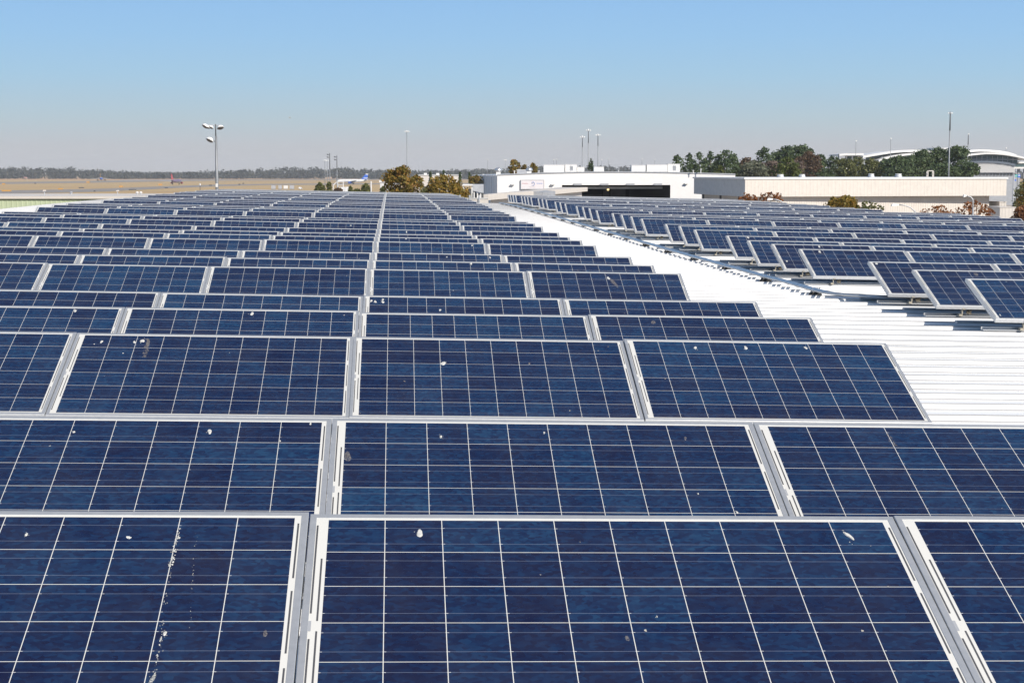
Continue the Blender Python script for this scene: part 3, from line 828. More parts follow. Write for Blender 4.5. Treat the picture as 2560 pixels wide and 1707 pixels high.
mb.quad(tuple(g0(TL)+back), tuple(g0(TL)), tuple(TL), tuple(TL+back))
for k in range(12):
    p = g0(TL) + back*(k/12 + .02); mb.box(p.x-.14, p.x+.02, p.y, p.y+.25, 0, TL.z)
mb.build('side_wall', M['white'], hg)
mb = MB()
for k, (y0, y1, z0, z1, mt) in enumerate([(.18,.24,0,5.2,0),(.34,.44,0,6.6,1),(.60,.76,0,5.5,0),(.9,.98,8.5,11,2)]):
    p, q = g0(TL)+back*y0, g0(TL)+back*y1
    mb.quad((q.x-.2,q.y,z0), (p.x-.2,p.y,z0), (p.x-.2,p.y,z1), (q.x-.2,q.y,z1), mt)
mb.build('side_door', [M['darkgrey'], M['grey'], M['offwhite']], hg)
mb = MB()
for a, c_ in zip(cols[:-1], cols[1:]):
    pa, pc = hl(a, 450), hl(c_, 450); za, zc = onroof(a)+.01, onroof(c_)+.01
    mb.quad((pa.x,pa.y,za), (pc.x,pc.y,zc), (pc.x+back.x,pc.y+back.y,zc), (pa.x+back.x,pa.y+back.y,za))
mb.build('roof', M['lightgrey'], hg)
mb = MB()   # thin dark coping along the roof line
for a, c_ in zip(cols[:-1], cols[1:]):
    pa, pc = hl(a, 450), hl(c_, 450); za, zc = onroof(a), onroof(c_)
    mb.hexa([(pa.x,pa.y-.15,za+.012),(pc.x,pc.y-.15,zc+.012),(pc.x,pc.y+.3,zc+.012),(pa.x,pa.y+.3,za+.012),(pa.x,pa.y-.15,za+.2),(pc.x,pc.y-.15,zc+.2),(pc.x,pc.y+.3,zc+.2),(pa.x,pa.y+.3,za+.2)])
mb.build('roof_coping', M['grey'], hg)
mb = MB()   # the dark hall behind the doorway
dep = Vector((-.1,1,0)).normalized()*45
a, c_ = g0(DLt), g0(DRt); zt = DLt.z + .6
for p, q in ((a, a+dep), (a+dep, c_+dep), (c_+dep, c_)):
    mb.quad(tuple(p), tuple(q), (q.x,q.y,zt), (p.x,p.y,zt))
mb.quad((a.x,a.y+.3,zt), (c_.x,c_.y+.3,zt), tuple(Vector((c_.x,c_.y,zt))+dep), tuple(Vector((a.x,a.y,zt))+dep))
mb.build('doorway', M['dark'], hg)
mb = MB()
for f_, wd, hh in ((.30,.10,4.2),(.46,.16,3.2),(.60,.05,5.5),(.72,.12,4.6)):
    p = a + (c_-a)*f_ + dep*.55; mb.box(p.x-wd*12, p.x+wd*12, p.y, p.y+2, 0, DLt.z-5+hh*.9)
mb.build('interior_partition', M['darkgrey'], hg)
mb = MB()
for px in (1444, 1511, 1576, 1645):
    p = hl(px, 463); mb.box(p.x-.75, p.x+.75, p.y-.35, p.y-.01, DLt.z-.05, DLt.z+.28)
mb.build('door_rail_bracket', M['grey'], hg)
mb = MB(); p, q = hl(1453, 466), hl(1660, 466)
mb.hexa([(p.x,p.y+3,DLt.z-.75),(q.x,q.y+3,DLt.z-.75),(q.x,q.y+3.3,DLt.z-.75),(p.x,p.y+3.3,DLt.z-.75),(p.x,p.y+3,DLt.z-.35),(q.x,q.y+3,DLt.z-.35),(q.x,q.y+3.3,DLt.z-.35),(p.x,p.y+3.3,DLt.z-.35)])
mb.build('door_track', M['offwhite'], hg)
lamp = NT('warm_lamp'); lamp.b.inputs['Emission Color'].default_value = (1,.72,.3,1); lamp.b.inputs['Emission Strength'].default_value = 1.6
mb = MB(); p = hl(1536, 477); mb.lathe([(.05,-.2),(.22,-.1),(.22,.1),(.05,.2)], 8, 0, (p.x, p.y+20, p.z)); mb.build('hall_lamp', lamp.set((.9,.7,.3)), hg)
# wall lights
for px, py in ((1282, 461), (1382, 461), (1715, 459)):
    p = hl(px, py); mb = MB(); mb.box(p.x-.32, p.x+.32, p.y-.62, p.y-.01, p.z-.10, p.z+.10); mb.build('wall_light', M['white_bright'], hg)
# sign on the front
sp = hl(1303, 451); sq = hl(1359, 472)
sg = thing('hangar_sign', (hg.location.x+sp.x, hg.location.y+sp.y, sq.z), 'white framed sign with red and blue lettering on the hangar front', 'sign')
w_, h_ = sq.x - sp.x, sp.z - sq.z
mb = MB(); mb.box(0, w_, -.32, -.02, 0, h_); mb.build('board', plain('sign_face', (.66,.61,.62), .5, var=.02), sg)
mb = MB(); k = .09
for x0,x1,z0,z1 in ((0,w_,-k,0),(0,w_,h_,h_+k),(-k,0,-k,h_+k),(w_,w_+k,-k,h_+k)): mb.box(x0,x1,-.36,-.01,z0,z1)
mb.build('sign_frame', M['lightgrey'], sg)
def word(mb, x, z, n, cw, ch, rr_):
    """a run of small letter strokes too far off to read"""
    for i in range(n):
        x0 = x + i*cw
        mb.box(x0, x0+cw*.18, -.345, -.325, z, z+ch*rr_.choice((1,1,1.25)))
        if i % 2: mb.box(x0+cw*.18, x0+cw*.72, -.345, -.325, z+ch*.42, z+ch*.58)
        else: mb.box(x0+cw*.18, x0+cw*.66, -.345, -.325, z+ch*.84, z+ch); mb.box(x0+cw*.56, x0+cw*.74, -.345, -.325, z, z+ch*.8)
rq = random.Random(2)
mb = MB(); word(mb, w_*.035, h_*.58, 9, w_*.030, h_*.085, rq); mb.build('red_lettering', plain('sign_red', (.62,.25,.27), .5), sg)
mb = MB(); word(mb, w_*.69, h_*.57, 6, w_*.046, h_*.11, rq); mb.build('blue_lettering', plain('sign_blue', (.16,.30,.62), .5), sg)
mb = MB(); word(mb, w_*.36, h_*.16, 12, w_*.022, h_*.05, rq); mb.build('grey_lettering', plain('sign_grey', (.45,.44,.44), .5), sg)
mb = MB(); cx_, cz_ = w_*.53, h_*.60
arc = [(cx_ + w_*.065*math.cos(R(g)), -.335, cz_ + h_*.2*math.sin(R(g))) for g in range(150, -91, -20)]
mb.tube(arc, .07, 6); mb.tube([(cx_-w_*.06,-.335,cz_+h_*.02),(cx_-w_*.01,-.335,cz_+h_*.06)], .06, 6)
mb.tube([(cx_-w_*.06,-.335,cz_-h_*.2),(cx_+w_*.05,-.335,cz_-h_*.21)], .05, 6); mb.build('emblem', plain('sign_emblem', (.28,.33,.50), .5), sg)
# rooftop units: things standing on the hangar roof
HX, HY = hg.location.x, hg.location.y
def roof_unit(px0, px1, py0, Dd, label, step=None, vent=True):
    a, c_ = at(px0, py0, Dd), at(px1, py0, Dd)
    zr = onroof(min(1838, (px0+px1)/2)) + .03; L_ = c_.x-a.x; h = a.z - zr
    t = thing('rooftop_unit', (a.x, a.y, zr), label, 'rooftop unit', 'white air handling units on the hangar roof')
    mb = MB(); mb.box(0, L_, 0, 2.6, .18, h); mb.build('cabinet', M['white_bright'], t)
    mb = MB()
    n = max(2, int(L_/1.1))
    for i in range(1, n): mb.box(L_*i/n-.03, L_*i/n+.03, -.03, 0.0, .2, h-.05)
    mb.box(-.05, L_+.05, -.05, 2.65, h, h+.07); mb.build('panel_seam', M['white'], t)
    mb = MB(); mb.box(.1, L_-.1, .1, 2.5, 0, .18); mb.build('curb', M['offwhite'], t)
    if vent:
        mb = MB()
        for i in range(8):
            z = h*.3 + i*h*.07; mb.box(L_*.42, L_*.68, -.07, -.035, z, z+h*.035)
        mb.build('louvre', M['lightgrey'], t)
    return t
roof_unit(1359, 1411, 413, 308, 'long white rooftop unit, first big one from the left on the hangar', vent=False)
roof_unit(1413, 1442, 412, 308.4, 'white rooftop unit with a grey louvre right of the long one')
roof_unit(1443, 1461, 418.5, 308.8, 'low white box unit beside the louvred unit', vent=False)
roof_unit(1485, 1510, 418, 309, 'lone white box unit under the right one of three masts', vent=False)
roof_unit(1579, 1614, 414, 309.5, 'white rooftop unit right of the roof peak', vent=False)
roof_unit(1617, 1669, 412.7, 310, 'longest white rooftop unit on the right half of the hangar', vent=False)
roof_unit(1670, 1700, 410.8, 310.4, 'raised white rooftop unit with grey louvre in front of the pines')
gu = thing('roof_duct', (at(1292,426,306).x, 306, onroof(1300)+.02), 'grey metal duct box between the two domed vents', 'duct')
p, q = at(1292,426,306), at(1316,426,306); w0 = q.x-p.x; h0 = p.z-gu.location.z
mb = MB(); mb.prism([(0,0),(w0+.3,0),(w0,h0),(.1,h0)], 0, 2.2); mb.build('casing', M['lightgrey'], gu)
mb = MB(); mb.box(-.05, w0+.1, -.06, 2.3, h0, h0+.12); mb.build('cover', M['white_bright'], gu)
for px, lab in ((1246,'domed silver turbine vent at the left end of the hangar roof'), (1323,'domed silver turbine vent right of the grey duct')):
    p = at(px, 418.5, 304); t = thing('turbine_vent', (p.x, 304, onroof(px)+.02), lab, 'roof vent', 'domed vents on the hangar roof'); h = p.z - t.location.z
    mb = MB(); mb.box(-.42,.42,-.42,.42,0,h*.42); mb.build('vent_base', M['white_bright'], t)
    mb = MB(); mb.lathe([(.40,h*.42),(.62,h*.5),(.66,h*.64),(.55,h*.82),(.3,h*.96),(.04,h)], 14); mb.build('dome', plain('silver_dome_%d' % px, (.6,.6,.6), .3, .7), t, True)
for i, (px, tp) in enumerate([(1286,427),(1347,427),(1546,425.5),(1752,422.5),(1733,426),(1208,437)]):
    z = onroof(max(1243, px)); p = at(px, tp, 304); t = thing('vent_pipe', (p.x, 304, z+.02), ['thin white vent pipe left of the grey duct','short white vent pipe right of the right dome','stubby white vent pipe on the roof peak','thin white vent pipe at the foot of the pines','hooked white vent pipe right of the raised unit','small white vent cap at the far left roof corner'][i], 'vent pipe', 'small pipes on the hangar roof')
    h = max(.25, p.z - z); mb = MB(); mb.tube([(0,0,0),(0,0,h*.85)], .09, 8); mb.build('pipe', M['white_bright'], t); mb = MB(); mb.lathe([(.10,h*.8),(.17,h*.85),(.17,h*.97),(.06,h)], 8); mb.build('cap', M['white_bright'], t)

# --- tan building with an overhanging clad storey
A = at(1863, 446.5, 250); B = at(2517, 445, 262); E_ = at(1735, 448, 284)
tb = thing('tan_building', (A.x, A.y, 0), 'long tan building with a ribbed overhanging upper storey and shaded side', 'building')
Z1 = A.z; ZB = at(1863, 492.3, 250).z
a2, b2, e2 = local(tb, A), local(tb, B), local(tb, E_)
f2 = b2 + (e2 - a2)
mb = MB(); corrugated(mb, a2, b2, ZB, Z1-.12, .62, .014); mb.build('upper_cladding', M['cream'], tb)
mb = MB(); corrugated(mb, e2, a2, ZB, Z1-.12, .42, .05); mb.build('side_cladding', M['offwhite'], tb)
mb = MB(); corrugated(mb, b2, f2, ZB, Z1-.12, .42, .05); mb.build('side_cladding', M['offwhite'], tb)
mb = MB(); poly = [a2, b2, f2, e2]
def ring(zlo, zhi, out):
    c_ = sum(((Vector((p.x,p.y,0))) for p in poly), Vector())/4
    P_ = [Vector((p.x,p.y,0)) + (Vector((p.x,p.y,0))-c_).normalized()*out for p in poly]
    return [(p.x,p.y,zlo) for p in P_] + [(p.x,p.y,zhi) for p in P_]
mb.hexa(ring(Z1-.12, Z1+.12, .25)); mb.build('roof', M['white_bright'], tb)
mb = MB(); mb.quad((a2.x,a2.y,ZB), (e2.x,e2.y,ZB), (f2.x,f2.y,ZB), (b2.x,b2.y,ZB)); mb.build('soffit', M['cream'], tb)
inn = Vector((-.05, 1, 0))*1.25
mb = MB(); la, lb_ = a2+inn+Vector((1.2,0,0)), b2+inn+Vector((-2.3,0,0))
corrugated(mb, la, lb_, 0, ZB-.01, .42, .03)
lf = lb_ + (e2-a2)*.9; mb.quad((lb_.x,lb_.y,0),(lf.x,lf.y,0),(lf.x,lf.y,ZB-.01),(lb_.x,lb_.y,ZB-.01))
le = la + (e2-a2)*.95; mb.quad((le.x,le.y,0),(la.x,la.y,0),(la.x,la.y,ZB-.01),(le.x,le.y,ZB-.01))
mb.build('lower_wall', M['cream'], tb)
mb = MB()
for k in (.15, .5, .85):
    p = a2 + (e2-a2)*k; mb.box(p.x+.3, p.x+.6, p.y-.2, p.y+.2, 0, ZB-.02)
mb.build('column', M['darkgrey'], tb)
# small blocks at its right end
for (x0,x1,yt,Dd,lab,nm) in ((2499,2516,506,262,'small cream block tucked against the right end of the tan building','annex_block'),(2500,2539,519.5,235,'low cream block wall in front of the right end of the tan building','wall_block')):
    p, q = at(x0,yt,Dd), at(x1,yt,Dd); t = thing(nm, (p.x, Dd, 0), lab, 'block')
    mb = MB(); corrugated(mb, (0,0), (q.x-p.x,0), 0, p.z, .5, .02); mb.quad((q.x-p.x,0,0),(q.x-p.x,6,0),(q.x-p.x,6,p.z),(q.x-p.x,0,p.z)); mb.quad((0,6,0),(0,0,0),(0,0,p.z),(0,6,p.z)); mb.build('wall', M['cream'], t)
    mb = MB(); mb.box(-.06, q.x-p.x+.06, -.06, 6, p.z+.002, p.z+.12); mb.build('coping', M['cream'], t)
for i, (px, w) in enumerate([(1951,20),(2005,19),(2178,18.5),(2246,20)]):
    Dd = 262 + i*2; p = at(px, 436 if i < 2 else 434.5, Dd); mpp = Dd/F; r1 = w*mpp/2
    t = thing('roof_exhaust', (p.x, Dd, Z1+.13), ['pale flared roof vent, leftmost on the tan building','pale flared roof vent, second from the left on the tan building','pale flared roof vent, third along the tan building','pale flared roof vent nearest the pipe hoop'][i], 'roof vent', 'flared vents on the tan building roof')
    h = p.z - t.location.z
    mb = MB(); mb.lathe([(r1,0),(r1*.92,h*.2),(r1*.74,h*.72),(r1*.74,h*.82)], 16); mb.build('cone', M['lightgrey'], t, False)
    mb = MB(); mb.lathe([(r1*.70,h*.82),(r1*.80,h*.84),(r1*.80,h*.97),(r1*.5,h)], 16); mb.build('cap', M['white_bright'], t)
p0, p1 = at(2320, 427.5, 268), at(2334, 427.5, 268)
t = thing('roof_ladder_hoop', (p0.x, 268, Z1+.13), 'cream pipe hoop standing on the tan building roof near the tall mast', 'ladder hoop')
w, h = p1.x-p0.x, p0.z - t.location.z
mb = MB()
for yy in (0, .7): mb.tube([(0,yy,0),(0,yy,h*.9),(w*.1,yy,h),(w*.9,yy,h),(w,yy,h*.9),(w,yy,0)], .08, 8)
mb.build('hoop', M['cream'], t)
mb = MB()
for x in (0, w): mb.tube([(x,0,h*.5),(x,.7,h*.5)], .05, 6)
mb.build('rail', M['cream'], t)

# --- low building with the long cream canopy fascia
p0, p1 = at(1220.5, 486, 130), at(1469, 471, 190)
cb = thing('canopy_building', (p0.x, p0.y, 0), 'long cream canopy running back towards the hangar door', 'canopy')
q1 = local(cb, p1); zt = p0.z; d = Vector((q1.x, q1.y, 0)); side = Vector((-.98, .18, 0))*3.2
a, b2_ = Vector((0,0,0)), d
mb = MB(); th = .47
mb.hexa([(a.x,a.y,zt-th),(b2_.x,b2_.y,zt-th),(b2_.x+side.x,b2_.y+side.y,zt-th),(a.x+side.x*.12,a.y+side.y*.12,zt-th),(a.x,a.y,zt),(b2_.x,b2_.y,zt),(b2_.x+side.x,b2_.y+side.y,zt),(a.x+side.x*.12,a.y+side.y*.12,zt)])
mb.build('canopy_slab', M['cream'], cb)
mb = MB()
i1, i2 = d*.06 + Vector((-.5,.2,0)), d*.98 + Vector((-.5,.2,0))
mb.quad((i1.x,i1.y,0),(i2.x,i2.y,0),(i2.x,i2.y,zt-th),(i1.x,i1.y,zt-th)); mb.quad((i1.x-.01,i1.y,0),(i1.x,i1.y,0),(i1.x,i1.y,zt-th),(i1.x-.01,i1.y,zt-th))
mb.build('shaded_wall', M['cream'], cb)
mb = MB(); c_ = d*.40; nx = Vector((d.y,-d.x,0)).normalized()
u = d.normalized()
for s0, s1, z0, z1, dp in ((-2.2, 5.5, zt-th-.3, zt-.03, .9),):
    P_ = [c_+u*s0, c_+u*s1, c_+u*s1+nx*dp, c_+u*s0+nx*dp]
    mb.hexa([(q.x,q.y,z0) for q in P_] + [(P_[0].x,P_[0].y,z1),(P_[1].x,P_[1].y,z1),(P_[2].x,P_[2].y,z1-.05),(P_[3].x,P_[3].y,z1-.05)])
mb.build('shadow_notch_box', M['grey'], cb)  # box coloured grey to paint the shadow notch on the canopy fascia
# low block wall at the far edge of the roof
p, q = at(1150, 497.5, 104), at(1222, 498.5, 106)
lw = thing('parapet_wall', (p.x, p.y, 0), 'low pale block parapet just beyond the far edge of the solar roof', 'wall')
w = q.x-p.x
mb = MB(); mb.box(-4, w, 0, .3, 0, p.z); mb.build('block_wall', M['cream'], lw)
mb = MB()
for x in (w*.35, w*.68, w*.0): mb.box(x-.05, x+.05, -.08, 0, p.z-1.2, p.z+.25)
mb.build('post', M['lightgrey'], lw)
mb = MB(); mb.box(-4, w, -.04, .34, p.z+.001, p.z+.06); mb.build('coping', M['red'], lw) if False else mb.build('coping', M['offwhite'], lw)

# --- green building with a flat cream roof, left
pa = at(-260, 493, 100); pb = at(330, 493.5, 100)
gb = thing('green_building', (pa.x, pa.y, 0), 'low green ribbed building with a flat cream roof at the left edge', 'building')
w = pb.x-pa.x; zt = pa.z
mb = MB(); corrugated(mb, (0,0), (w,0), 0, zt-.1, .30, .012); mb.quad((w,0,0),(w,12.5,0),(w,12.5,zt-.1),(w,0,zt-.1)); mb.build('wall', M['green'], gb)
mb = MB(); mb.box(-.1, w+.15, -.15, 12.5, zt-.1, zt+.05); mb.build('flat_roof', M['cream'], gb)
for i, (px, tp, bt) in enumerate([(111,475,492),(294,475.5,488)]):
    p = at(px, bt, 103 if i == 0 else 107); q = at(px, tp, p.y)
    t = thing('roof_floodlight', (p.x, p.y, zt+.05), ['small floodlight on a thin post on the cream roof at left','small beige floodlight on a post at the right end of the cream roof'][i], 'floodlight', 'floodlights on the cream roof')
    h = q.z - t.location.z
    mb = MB(); mb.tube([(0,0,0),(0,0,h*.8)], .03, 6); mb.build('post', M['lightgrey'], t)
    mb = MB(); mb.prism([(-.08,h*.72),(.10,h*.78),(.07,h),(-.04,h*.98)], -.08, .08); mb.build('lamp_head', M['cream'], t)
for i, (px, py) in enumerate([(178, 488.5), (343, 483.5), (352, 484)]):
    p = at(px, py, 109); t = thing('roof_vent_cap', (p.x, 109, zt+.05), ['flat grey vent on the cream roof at left','bright white vent cap behind the left roof edge','smaller white vent cap right of the bright one'][i], 'roof vent', 'vent caps on the cream roof')
    mb = MB(); mb.lathe([(.06,0),(.06,.10)], 10); mb.build('stack', M['lightgrey'], t); mb = MB(); mb.lathe([(.11,.09),(.12,.12),(.07,.17),(.02,.18)], 10); mb.build('cap', M['white_bright'] if i else M['grey'], t)

# --- cream building and pale shed in the middle distance
p, q = at(1040, 439, 520), at(1150, 439, 520)
t = thing('cream_building', (p.x, 520, 0), 'flat roofed cream building behind the two autumn trees', 'building')
w = q.x-p.x; mb = MB(); mb.box(0, w, 0, 14, 0, p.z); mb.build('wall', M['cream'], t)
mb = MB(); mb.box(-.2, w+.2, -.2, 14.2, p.z+.01, p.z+.25); mb.build('parapet', M['offwhite'], t)
mb = MB()
for x, hh in ((w*.17,.55),(w*.45,.5),(w*.6,.35)): mb.box(x, x+.9, 3, 4, p.z+.26, p.z+.26+hh)
mb.build('roof_box', M['white_bright'], t)
p, q = at(950, 456, 300), at(984, 456, 300)
t = thing('storage_shed', (p.x, 300, 0), 'pale flat roofed shed left of the rusty autumn tree', 'shed')
w = q.x-p.x; mb = MB(); mb.box(0, w, 0, 3, 0, p.z); mb.build('wall', M['offwhite'], t); mb = MB(); mb.box(-.15, w+.15, -.15, 3.1, p.z+.002, p.z+.35); mb.build('roof', M['white_bright'], t)
p, q = at(1182, 461, 250), at(1208, 461, 250)
t = thing('grey_annex', (p.x, 250, 0), 'light grey raised annex left of the shaded hangar side', 'annex')
w = q.x-p.x; zb = at(1182, 477, 250).z
mb = MB(); mb.hexa([(0,0,zb),(w,0,zb-.35),(w,4,zb-.35),(0,4,zb),(0,0,p.z),(w,0,p.z),(w,4,p.z),(0,4,p.z)]); mb.build('cabin', M['lightgrey'], t)
mb = MB()
for x in (.2, w*.45, w*.75): mb.box(x-.09, x+.09, .2, .4, 0, zb)
mb.build('leg', M['white_bright'], t)
mb = MB(); mb.box(-.1, w+.1, 1.2, 1.4, 0, zb-.4); mb.build('back_panel', M['darkgrey'], t)
p, q = at(1155, 461, 300), at(1184, 461, 300)
t = thing('white_canopy', (p.x, 300, 0), 'thin white canopy left of the grey annex', 'canopy')
w = q.x-p.x; mb = MB(); mb.box(0, w, 0, 5, p.z-.25, p.z); mb.build('canopy_roof', M['white_bright'], t)
mb = MB()
for x in (.3, w-.3): mb.box(x-.1, x+.1, .3, .5, 0, p.z-.25)
mb.build('post', M['white_bright'], t)
mb = MB(); mb.box(0, w, 4.5, 4.8, 0, p.z-.9); mb.build('dark_screen', M['darkgrey'], t)

# --- terminal with arched roofs, far right
DT = 700.0
tm = thing('terminal', (at(2300,430,DT).x, DT, 0), 'glass airport terminal with white arched roofs above the pines', 'terminal')
tx = lambda X: (at(2060+X/4.704, 430, DT).x - tm.location.x)
tz = lambda Y: at(2300, 260+Y/4.704, DT).z
def band(name, top, thick, y0, y1, mat):
    mb = MB()
    for (xa, za), (xb, zb) in zip(top[:-1], top[1:]):
        xa, xb, z0, z1 = tx(xa), tx(xb), tz(za), tz(zb)
        mb.hexa([(xa,y0,z0-thick),(xb,y0,z1-thick),(xb,y1,z1-thick),(xa,y1,z0-thick),(xa,y0,z0),(xb,y0,z1),(xb,y1,z1),(xa,y1,z0)])
    return mb.build(name, mat, tm)
def wallp(name, top, Yb, y, mat):
    mb = MB()
    for (xa, za), (xb, zb) in zip(top[:-1], top[1:]): mb.quad((tx(xa),y,tz(Yb)), (tx(xb),y,tz(Yb)), (tx(xb),y,tz(zb)), (tx(xa),y,tz(za)))
    return mb.build(name, mat, tm)
band('flat_wing_roof', [(165,590),(240,583),(450,582)], .9, -2, 20, M['white_bright'])
wallp('wing_glass', [(180,612),(460,612)], 860, 4, M['glass'])
mb = MB()
for X in (190,262,330,400): mb.box(tx(X)-.25, tx(X)+.25, 0, .5, 0, tz(612))
mb.build('wing_column', M['white_bright'], tm)
mb = MB(); mb.prism([(tx(165),tz(660)),(tx(235),tz(660)),(tx(235),tz(588)),(tx(165),tz(588))], -1.8, -.2); mb.build('end_block', M['grey'], tm)
arch1 = [(420,612),(540,590),(650,572),(760,555),(880,545),(1000,541),(1120,546),(1250,562),(1330,585)]
arch2 = [(570,660),(660,628),(760,605),(880,588),(1000,578),(1100,575),(1200,582),(1310,602)]
band('arched_roof', arch1, .95, -6, 26, M['white_bright']); band('lower_arched_roof', arch2, .85, -12, 6, M['white_bright'])
wallp('clerestory_glass', [(480,615),(650,592),(880,565),(1000,560),(1250,580),(1330,600)], 700, -1, M['glass'])
wallp('hall_glass', [(590,670),(760,622),(1000,592),(1200,597),(1310,615)], 880, -6, M['glass'])
mb = MB()
for X in (640, 720, 800, 900, 1000, 1100, 1200): mb.box(tx(X)-.12, tx(X)+.12, -6.3, -6.05, 0, tz(620))
mb.build('hall_mullion', M['lightgrey'], tm)
band('central_roof', [(950,545),(1120,532),(1290,524),(1310,530)], 1.2, 8, 30, plain('green_grey_roof', (.14,.17,.17), .5))
wallp('central_glass', [(1000,546),(1300,540)], 640, 10, M['glass'])
mb = MB(); mb.box(tx(1300), tx(1545), 2, 14, tz(640), tz(516)); mb.build('penthouse', M['white'], tm)
mb = MB()
for i in range(7): z = tz(528+i*13); mb.box(tx(1322), tx(1540), 1.8, 1.98, z-.22, z)
mb.build('penthouse_louvre', M['grey'], tm)
arch3 = [(1560,560),(1660,546),(1780,537),(1900,540),(2010,548),(2120,566),(2225,598)]
arch4 = [(1560,600),(1650,588),(1780,576),(1900,577),(2010,586),(2130,606),(2230,628),(2312,646)]
band('right_arched_roof', arch3, .95, -4, 28, M['white_bright']); band('right_lower_roof', arch4, .75, -14, 8, M['white_bright'])
wallp('right_clerestory', [(1560,570),(1780,552),(1900,555),(2120,580),(2220,608)], 660, -1, M['glass'])
wallp('curtain_glass', [(1640,604),(1780,592),(1900,592),(2010,602),(2130,620),(2195,640)], 720, -9, M['glass'])
mb = MB()
for X in range(1660, 2200, 60): mb.box(tx(X)-.1, tx(X)+.1, -9.25, -9.05, tz(720), tz(615))
mb.box(tx(1640), tx(2190), -9.3, -9.05, tz(655)-.15, tz(655)+.15); mb.build('curtain_mullion', M['lightgrey'], tm)
lt = [(1600,690),(1690,686),(1800,685),(1900,687),(2000,696),(2080,708),(2145,724)]
band('louvre_hood', [(x, y_-14) for x, y_ in lt], .9, -12.5, -9, plain('blue_grey_hood', (.09,.11,.14), .5))
mb = MB()
for k in range(9):
    zz = tz(806) + k*(tz(690)-tz(806))/9.0; Yl = 806 - k*116/9
    xr = 2145 if Yl > 724 else 2145 - (724-Yl)*4.2
    mb.box(tx(1600), tx(xr), -12, -11.4, zz, zz + (tz(690)-tz(806))/9.0*.62)
mb.build('louvre_slat', M['white'], tm)
wallp('louvre_backing', [(1600,700),(1900,700),(2060,712),(2140,728)], 808, -11.2, M['lightgrey'])
mb = MB(); mb.box(tx(1600), tx(2180), -10.9, -10.5, 0, tz(808)); mb.build('base_wall', M['grey'], tm)
mb = MB()
for X in range(1700, 2150, 40): mb.box(tx(X), tx(X)+tx(28)-tx(0), -11.15, -10.92, tz(842), tz(818))
mb.build('base_window', M['darkgrey'], tm)
mb = MB(); mb.box(tx(2185), tx(2600), 0, 8, tz(700), tz(680)); mb.box(tx(2180), tx(2600), 0, 8, tz(762), tz(742)); mb.build('bridge_deck', M['white_bright'], tm)
mb = MB(); mb.box(tx(2190), tx(2600), .6, 7, tz(742), tz(700)); mb.build('bridge_glass', M['glass'], tm)
mb = MB()
for X in (2205, 2255, 2310, 2380): mb.box(tx(X)-.5, tx(X)+.5, 2, 3, 0, tz(762))
mb.build('bridge_pier', M['grey'], tm)
mb = MB(); mb.prism([(tx(2150),tz(720)),(tx(2190),tz(640)),(tx(2202),tz(640)),(tx(2165),tz(760))], -8, -7); mb.build('raking_strut', M['grey'], tm)
# road sign beside it
p = at(2534.5, 437, 330); t = thing('road_sign', (p.x, 330, 0), 'green and blue road sign on a pole right of the tan building', 'sign')
mb = MB(); mb.tube([(0,0,0),(0,0,p.z+.1)], .14, 8); mb.build('pole', M['lightgrey'], t)
k = 330/F
mb = MB(); mb.box(.2, 9*k, -.12, 0, p.z-5.2*k, p.z); mb.build('green_board', M['teal'], t)
mb = MB(); mb.box(9.6*k, 16*k, -.12, 0, p.z-6.5*k, p.z+.05); mb.build('blue_board', M['blue'], t)
mb = MB(); mb.box(10*k, 15.5*k, -.15, -.121, p.z-3*k, p.z-1*k); mb.box(.8*k, 8*k, -.15, -.121, p.z-3*k, p.z-2.3*k); mb.build('sign_lettering', M['white'], t)
mb = MB(); mb.box(.2, 6*k, -.12, 0, p.z-15.5*k, p.z-11.5*k); mb.build('small_blue_board', M['blue'], t)

